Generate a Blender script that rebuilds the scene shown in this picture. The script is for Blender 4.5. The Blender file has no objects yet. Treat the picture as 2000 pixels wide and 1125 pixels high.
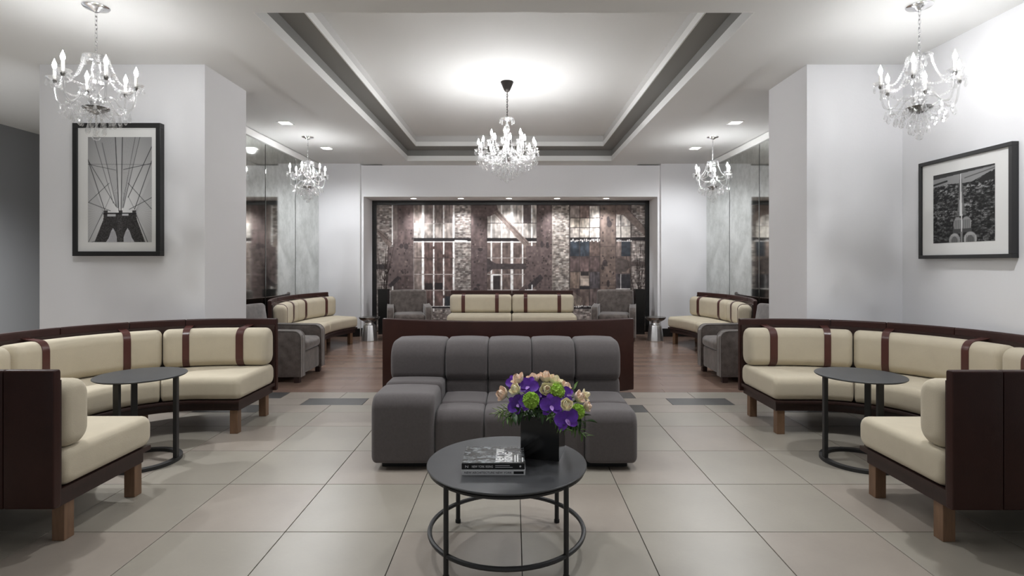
import bpy, math, random
import numpy as np
from mathutils import Vector, Matrix, Euler

random.seed(7)
rng = np.random.default_rng(11)
SC = bpy.context.scene
COL = SC.collection
PI = math.pi

# ------------------------------------------------------------------ camera
F, VX, VY, CH = 1075.0, 1003.0, 514.0, 1.36          # focal length and vanishing point in pixels of the 2000x1125 frame
cam_d = bpy.data.cameras.new('camera')
cam_d.sensor_width = 36.0
cam_d.lens = 36.0 * F / 2000.0
cam_d.shift_x = -(VX - 1000.0) / 2000.0
cam_d.shift_y = -(562.5 - VY) / 2000.0
cam_d.clip_start = 0.05
cam = bpy.data.objects.new('camera', cam_d)
cam.location = (0, 0, CH)
cam.rotation_euler = (PI / 2, 0, 0)
COL.objects.link(cam)
SC.camera = cam

# ------------------------------------------------------------------ world, exposure
world = bpy.data.worlds.new('world')
world.use_nodes = True
world.node_tree.nodes['Background'].inputs[0].default_value = (0.93, 0.96, 1.0, 1)
world.node_tree.nodes['Background'].inputs[1].default_value = 0.28
SC.world = world
SC.view_settings.view_transform = 'Standard'
SC.view_settings.look = 'None'
SC.view_settings.exposure = 0.77
SC.view_settings.gamma = 1.0
SC.view_settings.use_curve_mapping = False
SC.cycles.max_bounces = 8
SC.cycles.diffuse_bounces = 4
SC.cycles.glossy_bounces = 3
SC.cycles.caustics_refractive = False
SC.cycles.caustics_reflective = False
SPOT_NEAR, SPOT_FAR, SPOT_NICHE, BULB, BULB_BIG = 52.0, 56.0, 40.0, 122.0, 165.0

# ------------------------------------------------------------------ materials
def s2l(c):
    return tuple((v / 12.92 if v <= 0.04045 else ((v + 0.055) / 1.055) ** 2.4) for v in c)

def rgb(r, g, b):
    return s2l((r / 255.0, g / 255.0, b / 255.0)) + (1.0,)

def mat(name, col, rough=0.5, metal=0.0, noise=None, bump=None, spec=0.5, sheen=0.0, stretch=(1, 1, 1), coat=0.0):
    """Principled material; noise=(scale, amount) mottles the colour, bump=(scale, strength) gives fine relief."""
    m = bpy.data.materials.new(name)
    m.use_nodes = True
    nt = m.node_tree
    b = nt.nodes['Principled BSDF']
    b.inputs['Base Color'].default_value = col
    b.inputs['Roughness'].default_value = rough
    b.inputs['Metallic'].default_value = metal
    b.inputs['Specular IOR Level'].default_value = spec
    if sheen:
        b.inputs['Sheen Weight'].default_value = sheen
        b.inputs['Sheen Roughness'].default_value = 0.5
    if coat:
        b.inputs['Coat Weight'].default_value = coat
        b.inputs['Coat Roughness'].default_value = 0.15
    if noise or bump:
        tc = nt.nodes.new('ShaderNodeTexCoord')
        mp = nt.nodes.new('ShaderNodeMapping')
        mp.inputs['Scale'].default_value = stretch
        nt.links.new(tc.outputs['Object'], mp.inputs['Vector'])
    if noise:
        n = nt.nodes.new('ShaderNodeTexNoise')
        n.inputs['Scale'].default_value = noise[0]
        n.inputs['Detail'].default_value = 5
        n.inputs['Roughness'].default_value = 0.6
        nt.links.new(mp.outputs[0], n.inputs['Vector'])
        r = nt.nodes.new('ShaderNodeValToRGB')
        a = noise[1]
        r.color_ramp.elements[0].position = 0.25
        r.color_ramp.elements[1].position = 0.75
        r.color_ramp.elements[0].color = tuple(max(0, c * (1 - a)) for c in col[:3]) + (1,)
        r.color_ramp.elements[1].color = tuple(min(1, c * (1 + a)) for c in col[:3]) + (1,)
        nt.links.new(n.outputs['Fac'], r.inputs[0])
        nt.links.new(r.outputs[0], b.inputs['Base Color'])
    if bump:
        n2 = nt.nodes.new('ShaderNodeTexNoise')
        n2.inputs['Scale'].default_value = bump[0]
        n2.inputs['Detail'].default_value = 4
        nt.links.new(mp.outputs[0], n2.inputs['Vector'])
        bp = nt.nodes.new('ShaderNodeBump')
        bp.inputs['Strength'].default_value = bump[1]
        bp.inputs['Distance'].default_value = 0.01
        nt.links.new(n2.outputs['Fac'], bp.inputs['Height'])
        nt.links.new(bp.outputs[0], b.inputs['Normal'])
    return m

def emit(name, col, strength):
    m = bpy.data.materials.new(name)
    m.use_nodes = True
    nt = m.node_tree
    nt.nodes.remove(nt.nodes['Principled BSDF'])
    e = nt.nodes.new('ShaderNodeEmission')
    e.inputs[0].default_value = col
    e.inputs[1].default_value = strength
    nt.links.new(e.outputs[0], nt.nodes['Material Output'].inputs[0])
    return m

def crystal_mat(name, tint, gloss, white):
    """Cut crystal: clear, with bright facets and a little milky scatter."""
    m = bpy.data.materials.new(name)
    m.use_nodes = True
    nt = m.node_tree
    nt.nodes.remove(nt.nodes['Principled BSDF'])
    tr = nt.nodes.new('ShaderNodeBsdfTransparent'); tr.inputs[0].default_value = tint
    gl = nt.nodes.new('ShaderNodeBsdfGlossy'); gl.inputs['Roughness'].default_value = 0.08
    gl.inputs[0].default_value = (1, 1, 1, 1)
    tl = nt.nodes.new('ShaderNodeBsdfTranslucent'); tl.inputs[0].default_value = (1, 1, 1, 1)
    df = nt.nodes.new('ShaderNodeBsdfDiffuse'); df.inputs[0].default_value = (1, 1, 1, 1)
    lw = nt.nodes.new('ShaderNodeLayerWeight'); lw.inputs[0].default_value = gloss
    m1 = nt.nodes.new('ShaderNodeMixShader'); m2 = nt.nodes.new('ShaderNodeMixShader'); m3 = nt.nodes.new('ShaderNodeMixShader')
    nt.links.new(lw.outputs['Facing'], m1.inputs[0])
    nt.links.new(tr.outputs[0], m1.inputs[1]); nt.links.new(gl.outputs[0], m1.inputs[2])
    m3.inputs[0].default_value = 0.5
    nt.links.new(df.outputs[0], m3.inputs[1]); nt.links.new(tl.outputs[0], m3.inputs[2])
    m2.inputs[0].default_value = white
    nt.links.new(m1.outputs[0], m2.inputs[1]); nt.links.new(m3.outputs[0], m2.inputs[2])
    nt.links.new(m2.outputs[0], nt.nodes['Material Output'].inputs[0])
    return m

def print_mat(name, rough=0.6, spec=0.3):
    m = bpy.data.materials.new(name)
    m.use_nodes = True
    nt = m.node_tree
    b = nt.nodes['Principled BSDF']
    b.inputs['Roughness'].default_value = rough
    b.inputs['Specular IOR Level'].default_value = spec
    a = nt.nodes.new('ShaderNodeAttribute'); a.attribute_name = 'print'
    nt.links.new(a.outputs['Color'], b.inputs['Base Color'])
    return m

def mirror_mat():
    m = mat('antique_mirror', (0.70, 0.72, 0.69, 1), 0.06, 1.0)
    nt = m.node_tree
    b = nt.nodes['Principled BSDF']
    tc = nt.nodes.new('ShaderNodeTexCoord')
    n = nt.nodes.new('ShaderNodeTexNoise'); n.inputs['Scale'].default_value = 3.0; n.inputs['Detail'].default_value = 9
    n.inputs['Roughness'].default_value = 0.7
    nt.links.new(tc.outputs['Object'], n.inputs['Vector'])
    r = nt.nodes.new('ShaderNodeValToRGB')
    r.color_ramp.elements[0].position = 0.32; r.color_ramp.elements[0].color = (0.50, 0.52, 0.49, 1)
    r.color_ramp.elements[1].position = 0.62; r.color_ramp.elements[1].color = (0.80, 0.82, 0.79, 1)
    nt.links.new(n.outputs['Fac'], r.inputs[0]); nt.links.new(r.outputs[0], b.inputs['Base Color'])
    return m

M = {}
M['wall'] = mat('white_wall_paint', rgb(241, 241, 243), 0.75, bump=(60, 0.04))
M['ceiling'] = mat('ceiling_paint', rgb(233, 233, 231), 0.8, bump=(40, 0.03))
M['coffer'] = mat('coffer_grey', rgb(140, 139, 136), 0.8)  # darker grey on the coffer step and the outer riser's upper band
M['cofferlight'] = mat('coffer_pale', rgb(200, 199, 197), 0.8)  # paler grey on the inner riser's upper band
M['trimwhite'] = mat('white_trim_paint', rgb(236, 236, 234), 0.5)
M['dimwall'] = mat('dim_wall_grey', rgb(150, 151, 153), 0.8)  # dimness of the left passage put into a greyer wall colour
M['black'] = mat('black_paint', rgb(22, 21, 21), 0.4)
M['blackframe'] = mat('black_picture_frame', rgb(38, 38, 39), 0.4)
M['mount'] = mat('white_picture_mount', rgb(236, 236, 234), 0.7)
M['tile'] = mat('greige_floor_tile', rgb(149, 143, 132), 0.34, noise=(2.2, 0.07), bump=(50, 0.03), spec=0.45)
M['tile2'] = mat('greige_floor_tile_warm', rgb(151, 142, 132), 0.34, noise=(2.7, 0.08), bump=(50, 0.03), spec=0.45)
M['tiledark'] = mat('charcoal_floor_tile', rgb(72, 71, 70), 0.35, noise=(4, 0.1))
M['grout'] = mat('dark_grout', rgb(78, 74, 70), 0.9)
for i, c in enumerate(((131, 109, 97), (127, 105, 93), (134, 112, 99), (123, 101, 90))):
    M['plank%d' % i] = mat('walnut_plank_%d' % i, rgb(*c), 0.24, noise=(5, 0.13), stretch=(0.6, 9, 1), spec=0.5)
M['cream'] = mat('cream_linen', rgb(197, 187, 166), 0.9, noise=(7, 0.05), bump=(260, 0.12), spec=0.15, sheen=0.15)
M['leather'] = mat('oxblood_leather', rgb(52, 27, 22), 0.42, noise=(6, 0.18), bump=(120, 0.06), spec=0.3)
M['strap'] = mat('strap_leather', rgb(80, 45, 40), 0.3, noise=(9, 0.15))
M['basewood'] = mat('dark_stained_wood', rgb(46, 27, 24), 0.4, noise=(5, 0.2), stretch=(8, 8, 1))
M['legwood'] = mat('walnut_leg', rgb(118, 90, 68), 0.45, noise=(8, 0.25), stretch=(5, 5, 0.6))
M['grey'] = mat('charcoal_wool', rgb(92, 87, 87), 0.9, noise=(60, 0.08), bump=(350, 0.15), spec=0.15, sheen=0.22)
M['velour'] = mat('taupe_velour', rgb(96, 88, 84), 0.85, noise=(11, 0.5), spec=0.15, sheen=0.5)
M['velpipe'] = mat('taupe_piping', rgb(138, 132, 128), 0.8, sheen=0.3)
M['steel'] = mat('black_steel', rgb(40, 40, 41), 0.45, spec=0.5, noise=(5, 0.12))
M['steeltop'] = mat('blackened_table_top', rgb(62, 63, 65), 0.38, noise=(4, 0.16), spec=0.5)
M['chrome'] = mat('polished_aluminium', (0.82, 0.82, 0.83, 1), 0.16, 1.0)
M['brushed'] = mat('brushed_aluminium', (0.88, 0.88, 0.89, 1), 0.34, 1.0)
M['chromedark'] = mat('smoked_nickel', (0.30, 0.29, 0.28, 1), 0.22, 1.0)
M['darkbronze'] = mat('dark_bronze', rgb(58, 54, 52), 0.4, 0.6)
M['candle'] = mat('candle_sleeve', rgb(236, 234, 228), 0.5)
M['candledark'] = mat('dark_candle_sleeve', rgb(92, 88, 86), 0.4)
M['crystal'] = crystal_mat('cut_crystal', (0.96, 0.96, 0.96, 1), 0.30, 0.05)
M['crystalarm'] = crystal_mat('moulded_crystal', (0.90, 0.90, 0.90, 1), 0.36, 0.04)
M['bulb'] = emit('candle_bulb_glow', (0.985, 0.99, 1.0, 1), BULB)
M['bulbbig'] = emit('candle_bulb_bright_glow', (0.985, 0.99, 1.0, 1), BULB_BIG)
M['lens'] = emit('downlight_lens_glow', (1.0, 0.98, 0.95, 1), 14.0)
M['mirror'] = mirror_mat()
M['vase'] = mat('black_glass_vase', rgb(14, 14, 15), 0.16, spec=0.6)
M['floorvase'] = mat('black_floor_vase', rgb(12, 12, 12), 0.35)
M['twig'] = mat('dark_twig', rgb(42, 30, 27), 0.8)
M['purple'] = mat('violet_petal', rgb(92, 38, 160), 0.5, noise=(40, 0.4), sheen=0.2)
M['purplemid'] = mat('mid_violet_petal', rgb(112, 52, 178), 0.5, noise=(40, 0.4), sheen=0.2)
M['purplelip'] = mat('pale_violet_lip', rgb(190, 150, 225), 0.5)
M['peach'] = mat('blush_petal', rgb(253, 226, 205), 0.6, noise=(30, 0.06))
M['creamp'] = mat('ivory_petal', rgb(249, 241, 208), 0.6, noise=(30, 0.06))
M['lime'] = mat('lime_floret', rgb(176, 212, 90), 0.6, noise=(50, 0.3))
M['leaf'] = mat('green_leaf', rgb(98, 132, 64), 0.5, noise=(30, 0.3))
M['leafdark'] = mat('deep_green_leaf', rgb(46, 72, 38), 0.5, noise=(30, 0.3))
M['leafpale'] = mat('pale_green_leaf', rgb(150, 168, 112), 0.5, noise=(30, 0.2))
M['print'] = print_mat('printed_image')
M['printgloss'] = print_mat('printed_cover', 0.25, 0.5)
M['paper'] = mat('white_paper', rgb(226, 226, 224), 0.7)
M['inkblack'] = mat('black_ink', rgb(20, 20, 22), 0.5)
M['inkgrey'] = mat('grey_ink', rgb(44, 44, 56), 0.5)
M['inkwhite'] = mat('white_ink', rgb(238, 238, 238), 0.5)
M['bookgrey'] = mat('silver_book_cloth', rgb(232, 232, 234), 0.5)
M['rubber'] = mat('black_rubber', rgb(16, 16, 16), 0.7)

# ------------------------------------------------------------------ mesh builder
def rrect(d0, d1, z0, z1, r, n=5):
    r = min(r, (d1 - d0) / 2 - 1e-4, (z1 - z0) / 2 - 1e-4)
    pts = []
    for cx, cz, a0 in ((d1 - r, z1 - r, 0), (d0 + r, z1 - r, 90), (d0 + r, z0 + r, 180), (d1 - r, z0 + r, 270)):
        for k in range(n + 1):
            a = math.radians(a0 + 90.0 * k / n)
            pts.append((cx + r * math.cos(a), cz + r * math.sin(a)))
    return pts

class MB:
    def __init__(self):
        self.v, self.f = [], []

    def add(self, vs, fs, T=None):
        o = len(self.v)
        self.v += [tuple(T @ Vector(p)) for p in vs] if T is not None else [tuple(p) for p in vs]
        self.f += [tuple(i + o for i in q) for q in fs]
        return self

    def box(self, x0, x1, y0, y1, z0, z1, T=None):
        vs = [(x0, y0, z0), (x1, y0, z0), (x1, y1, z0), (x0, y1, z0), (x0, y0, z1), (x1, y0, z1), (x1, y1, z1), (x0, y1, z1)]
        return self.add(vs, [(3, 2, 1, 0), (4, 5, 6, 7), (0, 1, 5, 4), (1, 2, 6, 5), (2, 3, 7, 6), (3, 0, 4, 7)], T)

    def bbox(self, x0, x1, y0, y1, z0, z1, b=0.004, T=None):
        """box with chamfered edges"""
        return self.rbox(x0, x1, y0, y1, z0, z1, b, 1, 0.0, T)

    def rbox(self, x0, x1, y0, y1, z0, z1, r, n=4, bulge=0.0, T=None):
        """rounded box: every face a grid, corners rounded by r, faces bulged outwards"""
        c = Vector(((x0 + x1) / 2, (y0 + y1) / 2, (z0 + z1) / 2))
        h = Vector(((x1 - x0) / 2, (y1 - y0) / 2, (z1 - z0) / 2))
        r = min(r, min(h) * 0.999)
        def ax(hh):
            if n == 1:
                return [-hh, -(hh - r), hh - r, hh]
            t = [-hh + r * (1 - math.cos(PI / 2 * k / n)) for k in range(n)]
            mid = [-(hh - r) + 2 * (hh - r) * k / 6 for k in range(7)]
            return t + mid + [-q for q in reversed(t)]
        A = [ax(h[i]) for i in range(3)]
        vid, vs, fs = {}, [], []
        def vert(i, j, k):
            key = (i, j, k)
            if key not in vid:
                p = Vector((A[0][i], A[1][j], A[2][k]))
                inn = Vector([max(-(h[q] - r), min(h[q] - r, p[q])) for q in range(3)])
                d = p - inn
                if d.length > 1e-9:
                    p = inn + d.normalized() * r
                if bulge:
                    u = [1 - (p[q] / h[q]) ** 2 for q in range(3)]
                    p = p + Vector([bulge * (p[q] / h[q]) * max(0, u[(q + 1) % 3]) * max(0, u[(q + 2) % 3]) for q in range(3)])
                vid[key] = len(vs)
                vs.append(p + c)
            return vid[key]
        N = [len(a) - 1 for a in A]
        for a, b, w in ((0, 1, 2), (1, 2, 0), (2, 0, 1)):
            for side in (0, N[w]):
                for i in range(N[a]):
                    for j in range(N[b]):
                        q = []
                        for di, dj in ((0, 0), (1, 0), (1, 1), (0, 1)):
                            ix = [0, 0, 0]
                            ix[a], ix[b], ix[w] = i + di, j + dj, side
                            q.append(vert(*ix))
                        fs.append(tuple(q) if side else tuple(reversed(q)))
        return self.add(vs, fs, T)

    def lathe(self, prof, n=20, T=None, closed=False):
        """profile [(r, z)] turned about z"""
        vs, fs = [], []
        for r, z in prof:
            for k in range(n):
                a = 2 * PI * k / n
                vs.append((r * math.cos(a), r * math.sin(a), z))
        m = len(prof)
        for i in range(m - 1 + (1 if closed else 0)):
            for k in range(n):
                a, b = i * n + k, i * n + (k + 1) % n
                c, d = ((i + 1) % m) * n + (k + 1) % n, ((i + 1) % m) * n + k
                fs.append((a, b, c, d))
        if not closed:
            if prof[0][0] > 1e-6:
                fs.append(tuple(reversed(range(n))))
            if prof[-1][0] > 1e-6:
                fs.append(tuple((m - 1) * n + k for k in range(n)))
        return self.add(vs, fs, T)

    def tube(self, pts, r, n=8, closed=False, T=None):
        pts = [Vector(p) for p in pts]
        m = len(pts)
        rr = r if isinstance(r, (list, tuple)) else [r] * m
        vs, fs = [], []
        up = None
        for i, p in enumerate(pts):
            if closed:
                t = pts[(i + 1) % m] - pts[(i - 1) % m]
            else:
                t = pts[min(i + 1, m - 1)] - pts[max(i - 1, 0)]
            t.normalize()
            if up is None:
                up = Vector((0, 0, 1)) if abs(t.z) < 0.9 else Vector((1, 0, 0))
            u = (up - t * up.dot(t))
            if u.length < 1e-6:
                u = t.orthogonal()
            u.normalize()
            w = t.cross(u)
            up = u
            for k in range(n):
                a = 2 * PI * k / n
                vs.append(p + (u * math.cos(a) + w * math.sin(a)) * rr[i])
        for i in range(m if closed else m - 1):
            j = (i + 1) % m
            for k in range(n):
                fs.append((i * n + k, i * n + (k + 1) % n, j * n + (k + 1) % n, j * n + k))
        if not closed:
            fs.append(tuple(reversed(range(n))))
            fs.append(tuple((m - 1) * n + k for k in range(n)))
        return self.add(vs, fs, T)

    def sweep(self, path, s0, s1, prof, step=0.06, rnd=0.0, T=None):
        """profile [(d, z)] swept along path(s) -> (x, y, nx, ny); d is measured along the inward normal; ends rounded by rnd"""
        L = s1 - s0
        ss = []
        if rnd > 0:
            ss = [(s0 + rnd * (1 - math.cos(PI / 2 * k / 5)), 1 - math.sin(PI / 2 * k / 5)) for k in range(5)]
        a, b = s0 + rnd, s1 - rnd
        nn = max(1, int(round((b - a) / step)))
        ss += [(a + (b - a) * k / nn, 0.0) for k in range(nn + 1)]
        if rnd > 0:
            ss += [(s1 - rnd * (1 - math.cos(PI / 2 * k / 5)), 1 - math.sin(PI / 2 * k / 5)) for k in reversed(range(5))]
        ds = [p[0] for p in prof]; zs = [p[1] for p in prof]
        dc, zc = (min(ds) + max(ds)) / 2, (min(zs) + max(zs)) / 2
        hd, hz = max((max(ds) - min(ds)) / 2, 1e-6), max((max(zs) - min(zs)) / 2, 1e-6)
        vs, fs = [], []
        n = len(prof)
        for s, k in ss:
            x, y, nx, ny = path(s)
            for d, z in prof:
                dd = dc + (d - dc) * (1 - k * min(1, rnd / hd))
                zz = zc + (z - zc) * (1 - k * min(1, rnd / hz))
                vs.append((x + nx * dd, y + ny * dd, zz))
        for i in range(len(ss) - 1):
            for k in range(n):
                k2 = (k + 1) % n
                fs.append((i * n + k, i * n + k2, (i + 1) * n + k2, (i + 1) * n + k))
        fs.append(tuple(reversed(range(n))))
        fs.append(tuple((len(ss) - 1) * n + k for k in range(n)))
        return self.add(vs, fs, T)

    def mesh(self, name, smooth=True, angle=40):
        me = bpy.data.meshes.new(name)
        me.from_pydata(self.v, [], self.f)
        me.validate()
        import bmesh
        bm = bmesh.new(); bm.from_mesh(me)
        bmesh.ops.recalc_face_normals(bm, faces=bm.faces)
        bm.to_mesh(me); bm.free()
        if smooth:
            me.polygons.foreach_set('use_smooth', [True] * len(me.polygons))
            me.set_sharp_from_angle(angle=math.radians(angle))
        me.update()
        return me

    def build(self, name, m, parent=None, smooth=True, angle=40, loc=None, rot=None):
        me = self.mesh(name, smooth, angle)
        me.materials.append(M[m])
        return link(name, me, parent, loc, rot)

def link(name, me, parent=None, loc=None, rot=None):
    o = bpy.data.objects.new(name, me)
    COL.objects.link(o)
    if parent:
        o.parent = parent
    if loc is not None:
        o.location = loc
    if rot is not None:
        o.rotation_euler = rot
    return o

def tag(o, label=None, cat=None, group=None, kind=None):
    if label: o['label'] = label
    if cat: o['category'] = cat
    if group: o['group'] = group
    if kind: o['kind'] = kind
    return o

def thing(name, label, cat, loc=(0, 0, 0), rz=0.0, group=None):
    o = bpy.data.objects.new(name, None)
    COL.objects.link(o)
    o.location = loc
    o.rotation_euler = (0, 0, rz)
    o.empty_display_size = 0.1
    return tag(o, label, cat, group)

def kids(o):
    return [c for c in bpy.data.objects if c.parent == o]

def copy_tree(o, parent=None, index=None):
    if index is None:
        index = {}
        for c in bpy.data.objects:
            if c.parent:
                index.setdefault(c.parent.name, []).append(c)
    c = o.copy()
    COL.objects.link(c)
    c.parent = parent
    for ch in index.get(o.name, []):
        copy_tree(ch, c, index)
    return c

def struct(name, mb, m, parent=None, smooth=False):
    o = mb.build(name, m, parent, smooth)
    if parent is None:
        o['kind'] = 'structure'
    return o

# ------------------------------------------------------------------ printed images painted in numpy onto fine grids
def vnoise(h, w, cy, cx):
    g = rng.random((cy + 2, cx + 2))
    y = np.linspace(0, cy, h); x = np.linspace(0, cx, w)
    y0 = y.astype(int); x0 = x.astype(int)
    fy = (y - y0)[:, None]; fx = (x - x0)[None, :]
    fy = fy * fy * (3 - 2 * fy); fx = fx * fx * (3 - 2 * fx)
    a = g[np.ix_(y0, x0)]; b = g[np.ix_(y0, x0 + 1)]; c = g[np.ix_(y0 + 1, x0)]; d = g[np.ix_(y0 + 1, x0 + 1)]
    return (a * (1 - fx) + b * fx) * (1 - fy) + (c * (1 - fx) + d * fx) * fy

class Canvas:
    """small raster in the drawing's own units (0..W, 0..H, y down)"""
    def __init__(self, W, H, nx, ny, col):
        self.W, self.H, self.nx, self.ny = W, H, nx, ny
        self.X, self.Y = np.meshgrid((np.arange(nx)) / (nx - 1) * W, (np.arange(ny)) / (ny - 1) * H)
        self.a = np.ones((ny, nx, 3)) * np.array(col, float)

    def put(self, mask, col, al=1.0):
        k = (mask.astype(float) * al)[..., None]
        self.a = self.a * (1 - k) + np.array(col, float) * k

    def rect(self, x0, y0, x1, y1, col, al=1.0):
        sj, si = self.sub(x0, y0, x1, y1)
        self.a[sj, si] = self.a[sj, si] * (1 - al) + np.array(col, float) * al

    def line(self, x0, y0, x1, y1, w, col, al=1.0):
        dx, dy = x1 - x0, y1 - y0
        L2 = dx * dx + dy * dy
        px = self.W / (self.nx - 1)
        e = w / 2 + px
        sl = self.sub(min(x0, x1) - e, min(y0, y1) - e, max(x0, x1) + e, max(y0, y1) + e)
        X, Y = self.X[sl], self.Y[sl]
        t = np.clip(((X - x0) * dx + (Y - y0) * dy) / L2, 0, 1)
        d = np.hypot(X - x0 - t * dx, Y - y0 - t * dy)
        k = (np.clip((w / 2 + px * 0.5 - d) / px, 0, 1) * al)[..., None]
        self.a[sl] = self.a[sl] * (1 - k) + np.array(col, float) * k

    def poly(self, pts, col, al=1.0):
        ins = np.zeros(self.X.shape, bool)
        n = len(pts)
        for i in range(n):
            (xa, ya), (xb, yb) = pts[i], pts[(i + 1) % n]
            if ya == yb:
                continue
            c = ((ya > self.Y) != (yb > self.Y)) & (self.X < (xb - xa) * (self.Y - ya) / (yb - ya) + xa)
            ins ^= c
        self.put(ins, col, al)

    def ell(self, cx, cy, rx, ry, col, al=1.0):
        sl = self.sub(cx - rx * 1.2, cy - ry * 1.2, cx + rx * 1.2, cy + ry * 1.2)
        d = ((self.X[sl] - cx) / rx) ** 2 + ((self.Y[sl] - cy) / ry) ** 2
        k = (np.clip((1.15 - d) / 0.3, 0, 1) * al)[..., None]
        self.a[sl] = self.a[sl] * (1 - k) + np.array(col, float) * k

    def sub(self, x0, y0, x1, y1):
        i0, i1 = np.searchsorted(self.X[0], [x0, x1]); j0, j1 = np.searchsorted(self.Y[:, 0], [y0, y1])
        return slice(j0, j1), slice(i0, i1)

    def mul(self, x0, y0, x1, y1, cy, cx, lo, hi):
        sj, si = self.sub(x0, y0, x1, y1)
        h, w = sj.stop - sj.start, si.stop - si.start
        if h < 2 or w < 2:
            return
        self.a[sj, si] *= (lo + (hi - lo) * vnoise(h, w, cy, cx))[..., None]

def print_mesh(name, cv, w, h, m, parent, loc, rot, flip=False):
    """grid in the local XZ plane (x right, z up, facing -y) carrying the picture as a colour attribute"""
    nx, ny = cv.nx, cv.ny
    xs = np.linspace(-w / 2, w / 2, nx); zs = np.linspace(h / 2, -h / 2, ny)
    X, Z = np.meshgrid(xs, zs)
    co = np.zeros((ny * nx, 3), np.float32); co[:, 0] = X.ravel(); co[:, 2] = Z.ravel()
    idx = np.arange(ny * nx).reshape(ny, nx)
    q = np.stack([idx[1:, :-1], idx[1:, 1:], idx[:-1, 1:], idx[:-1, :-1]], -1).reshape(-1, 4)
    me = bpy.data.meshes.new(name)
    me.vertices.add(len(co)); me.vertices.foreach_set('co', co.ravel())
    me.loops.add(q.size); me.loops.foreach_set('vertex_index', q.ravel().astype(np.int32))
    me.polygons.add(len(q))
    me.polygons.foreach_set('loop_start', np.arange(0, q.size, 4, dtype=np.int32))
    me.polygons.foreach_set('loop_total', np.full(len(q), 4, np.int32))
    me.update(calc_edges=True)
    c = np.clip(cv.a, 0, 255) / 255.0
    lin = np.where(c <= 0.04045, c / 12.92, ((c + 0.055) / 1.055) ** 2.4)
    at = me.color_attributes.new('print', 'FLOAT_COLOR', 'POINT')
    buf = np.ones((ny * nx, 4), np.float32); buf[:, :3] = lin.reshape(-1, 3)
    at.data.foreach_set('color', buf.ravel())
    me.materials.append(M[m])
    return link(name, me, parent, loc, rot)

def text_mesh(name, s, size, m, parent, T, width=None, bold=0.012):
    cu = bpy.data.curves.new(name, 'FONT')
    cu.body = s; cu.size = size; cu.align_x = 'LEFT'; cu.resolution_u = 3; cu.offset = size * bold
    o = bpy.data.objects.new(name, cu)
    COL.objects.link(o)
    bpy.context.view_layer.update()
    me = bpy.data.meshes.new_from_object(o.evaluated_get(bpy.context.evaluated_depsgraph_get()))
    bpy.data.objects.remove(o)
    xs = [v.co.x for v in me.vertices]
    if width and xs:
        k = width / (max(xs) - min(xs))
        for v in me.vertices:
            v.co.x = (v.co.x - min(xs)) * k
    me.transform(T)
    me.materials.clear(); me.materials.append(M[m])
    return link(name, me, parent)

# ================================================================== THE SETTING
ZC, ZL = 3.185, 3.205          # centre bay soffit, side bays
XW = 3.61                      # side walls
YB, YH, YN = 10.20, 10.28, 10.95   # piers, header plane, mural wall
NX0, NX1, NZ = -2.80, 2.69, 2.60
CXL, CXR = -2.43, 2.30         # centre bay edges

# ---- floor
TW = 0.597
floor = struct('floor', MB().box(-7.0, 3.8, -4.0, 5.80, -0.10, -0.006), 'grout')
tile_cache = {}
def tile(x0, x1, y0, y1, m):
    w, d = round(x1 - x0, 4), round(y1 - y0, 4)
    key = (w, d, m)
    if key not in tile_cache:
        g = 0.0022
        b = MB().bbox(-w / 2 + g, w / 2 - g, -d / 2 + g, d / 2 - g, -0.006, 0.0, 0.0012)
        me = b.mesh('tile', False)
        me.materials.append(M[m])
        tile_cache[key] = me
    return link('tile', tile_cache[key], floor, ((x0 + x1) / 2, (y0 + y1) / 2, 0))
ys = [0.98, 1.582, 2.184, 2.786, 3.388, 3.990, 4.592, 5.02]
k0, k1 = -8, 7
for j in range(len(ys) - 1):
    for k in range(k0, k1):
        x0 = 0.038 + k * TW
        x1 = min(x0 + TW, XW)
        if x1 - x0 > 0.05:
            tile(x0, x1, ys[j], ys[j + 1], 'tile' if (k * 7 + j * 5) % 3 else 'tile2')
strips = [(5.02, 5.28), (5.28, 5.54), (5.54, 5.80)]
for j, (y0, y1) in enumerate(strips):
    for k in range(k0, k1):
        x0 = 0.038 + k * TW + (TW / 2 if j == 1 else 0)
        dark = (k % 3 == 1) if j != 1 else (k % 3 == 2)
        x1 = min(x0 + TW, XW)
        if x1 - x0 > 0.05:
            tile(x0, x1, y0, y1, 'tiledark' if dark else ('tile' if (k + j) % 2 else 'tile2'))
tile(-7.0, 3.8, -4.0, 0.98, 'tile')
tile(-7.0, 0.038 + k0 * TW, 0.98, 5.80, 'tile2')

wfloor = struct('floor_wood', MB().box(-7.0, 3.8, 5.80, 11.2, -0.10, -0.004), 'basewood')
pw = 0.155
row = 0
y = 5.802
pl_cache = {}
while y < 10.95:
    d = pw if y + pw < 11.0 else 11.0 - y
    x = -4.0 + (row * 0.731) % 1.4 - 1.4
    while x < 3.7:
        x1 = x + 1.4
        a, b = max(x, -3.62), min(x1, 3.62)
        if b - a > 0.05:
            m = 'plank%d' % ((row * 5 + int((x + 9) * 3)) % 4)
            key = (round(b - a, 3), m)
            if key not in pl_cache:
                me = MB().bbox(-(b - a) / 2 + 0.0008, (b - a) / 2 - 0.0008, -d / 2 + 0.0008, d / 2 - 0.0008, -0.004, 0.0, 0.0008).mesh('plank', False)
                me.materials.append(M[m]); pl_cache[key] = me
            link('plank', pl_cache[key], wfloor, ((a + b) / 2, y + d / 2, 0))
        x = x1
    y += pw
    row += 1
struct('floor_side', MB().box(-7.0, -3.64, 5.80, 11.2, -0.004, 0.0), 'tile')

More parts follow.
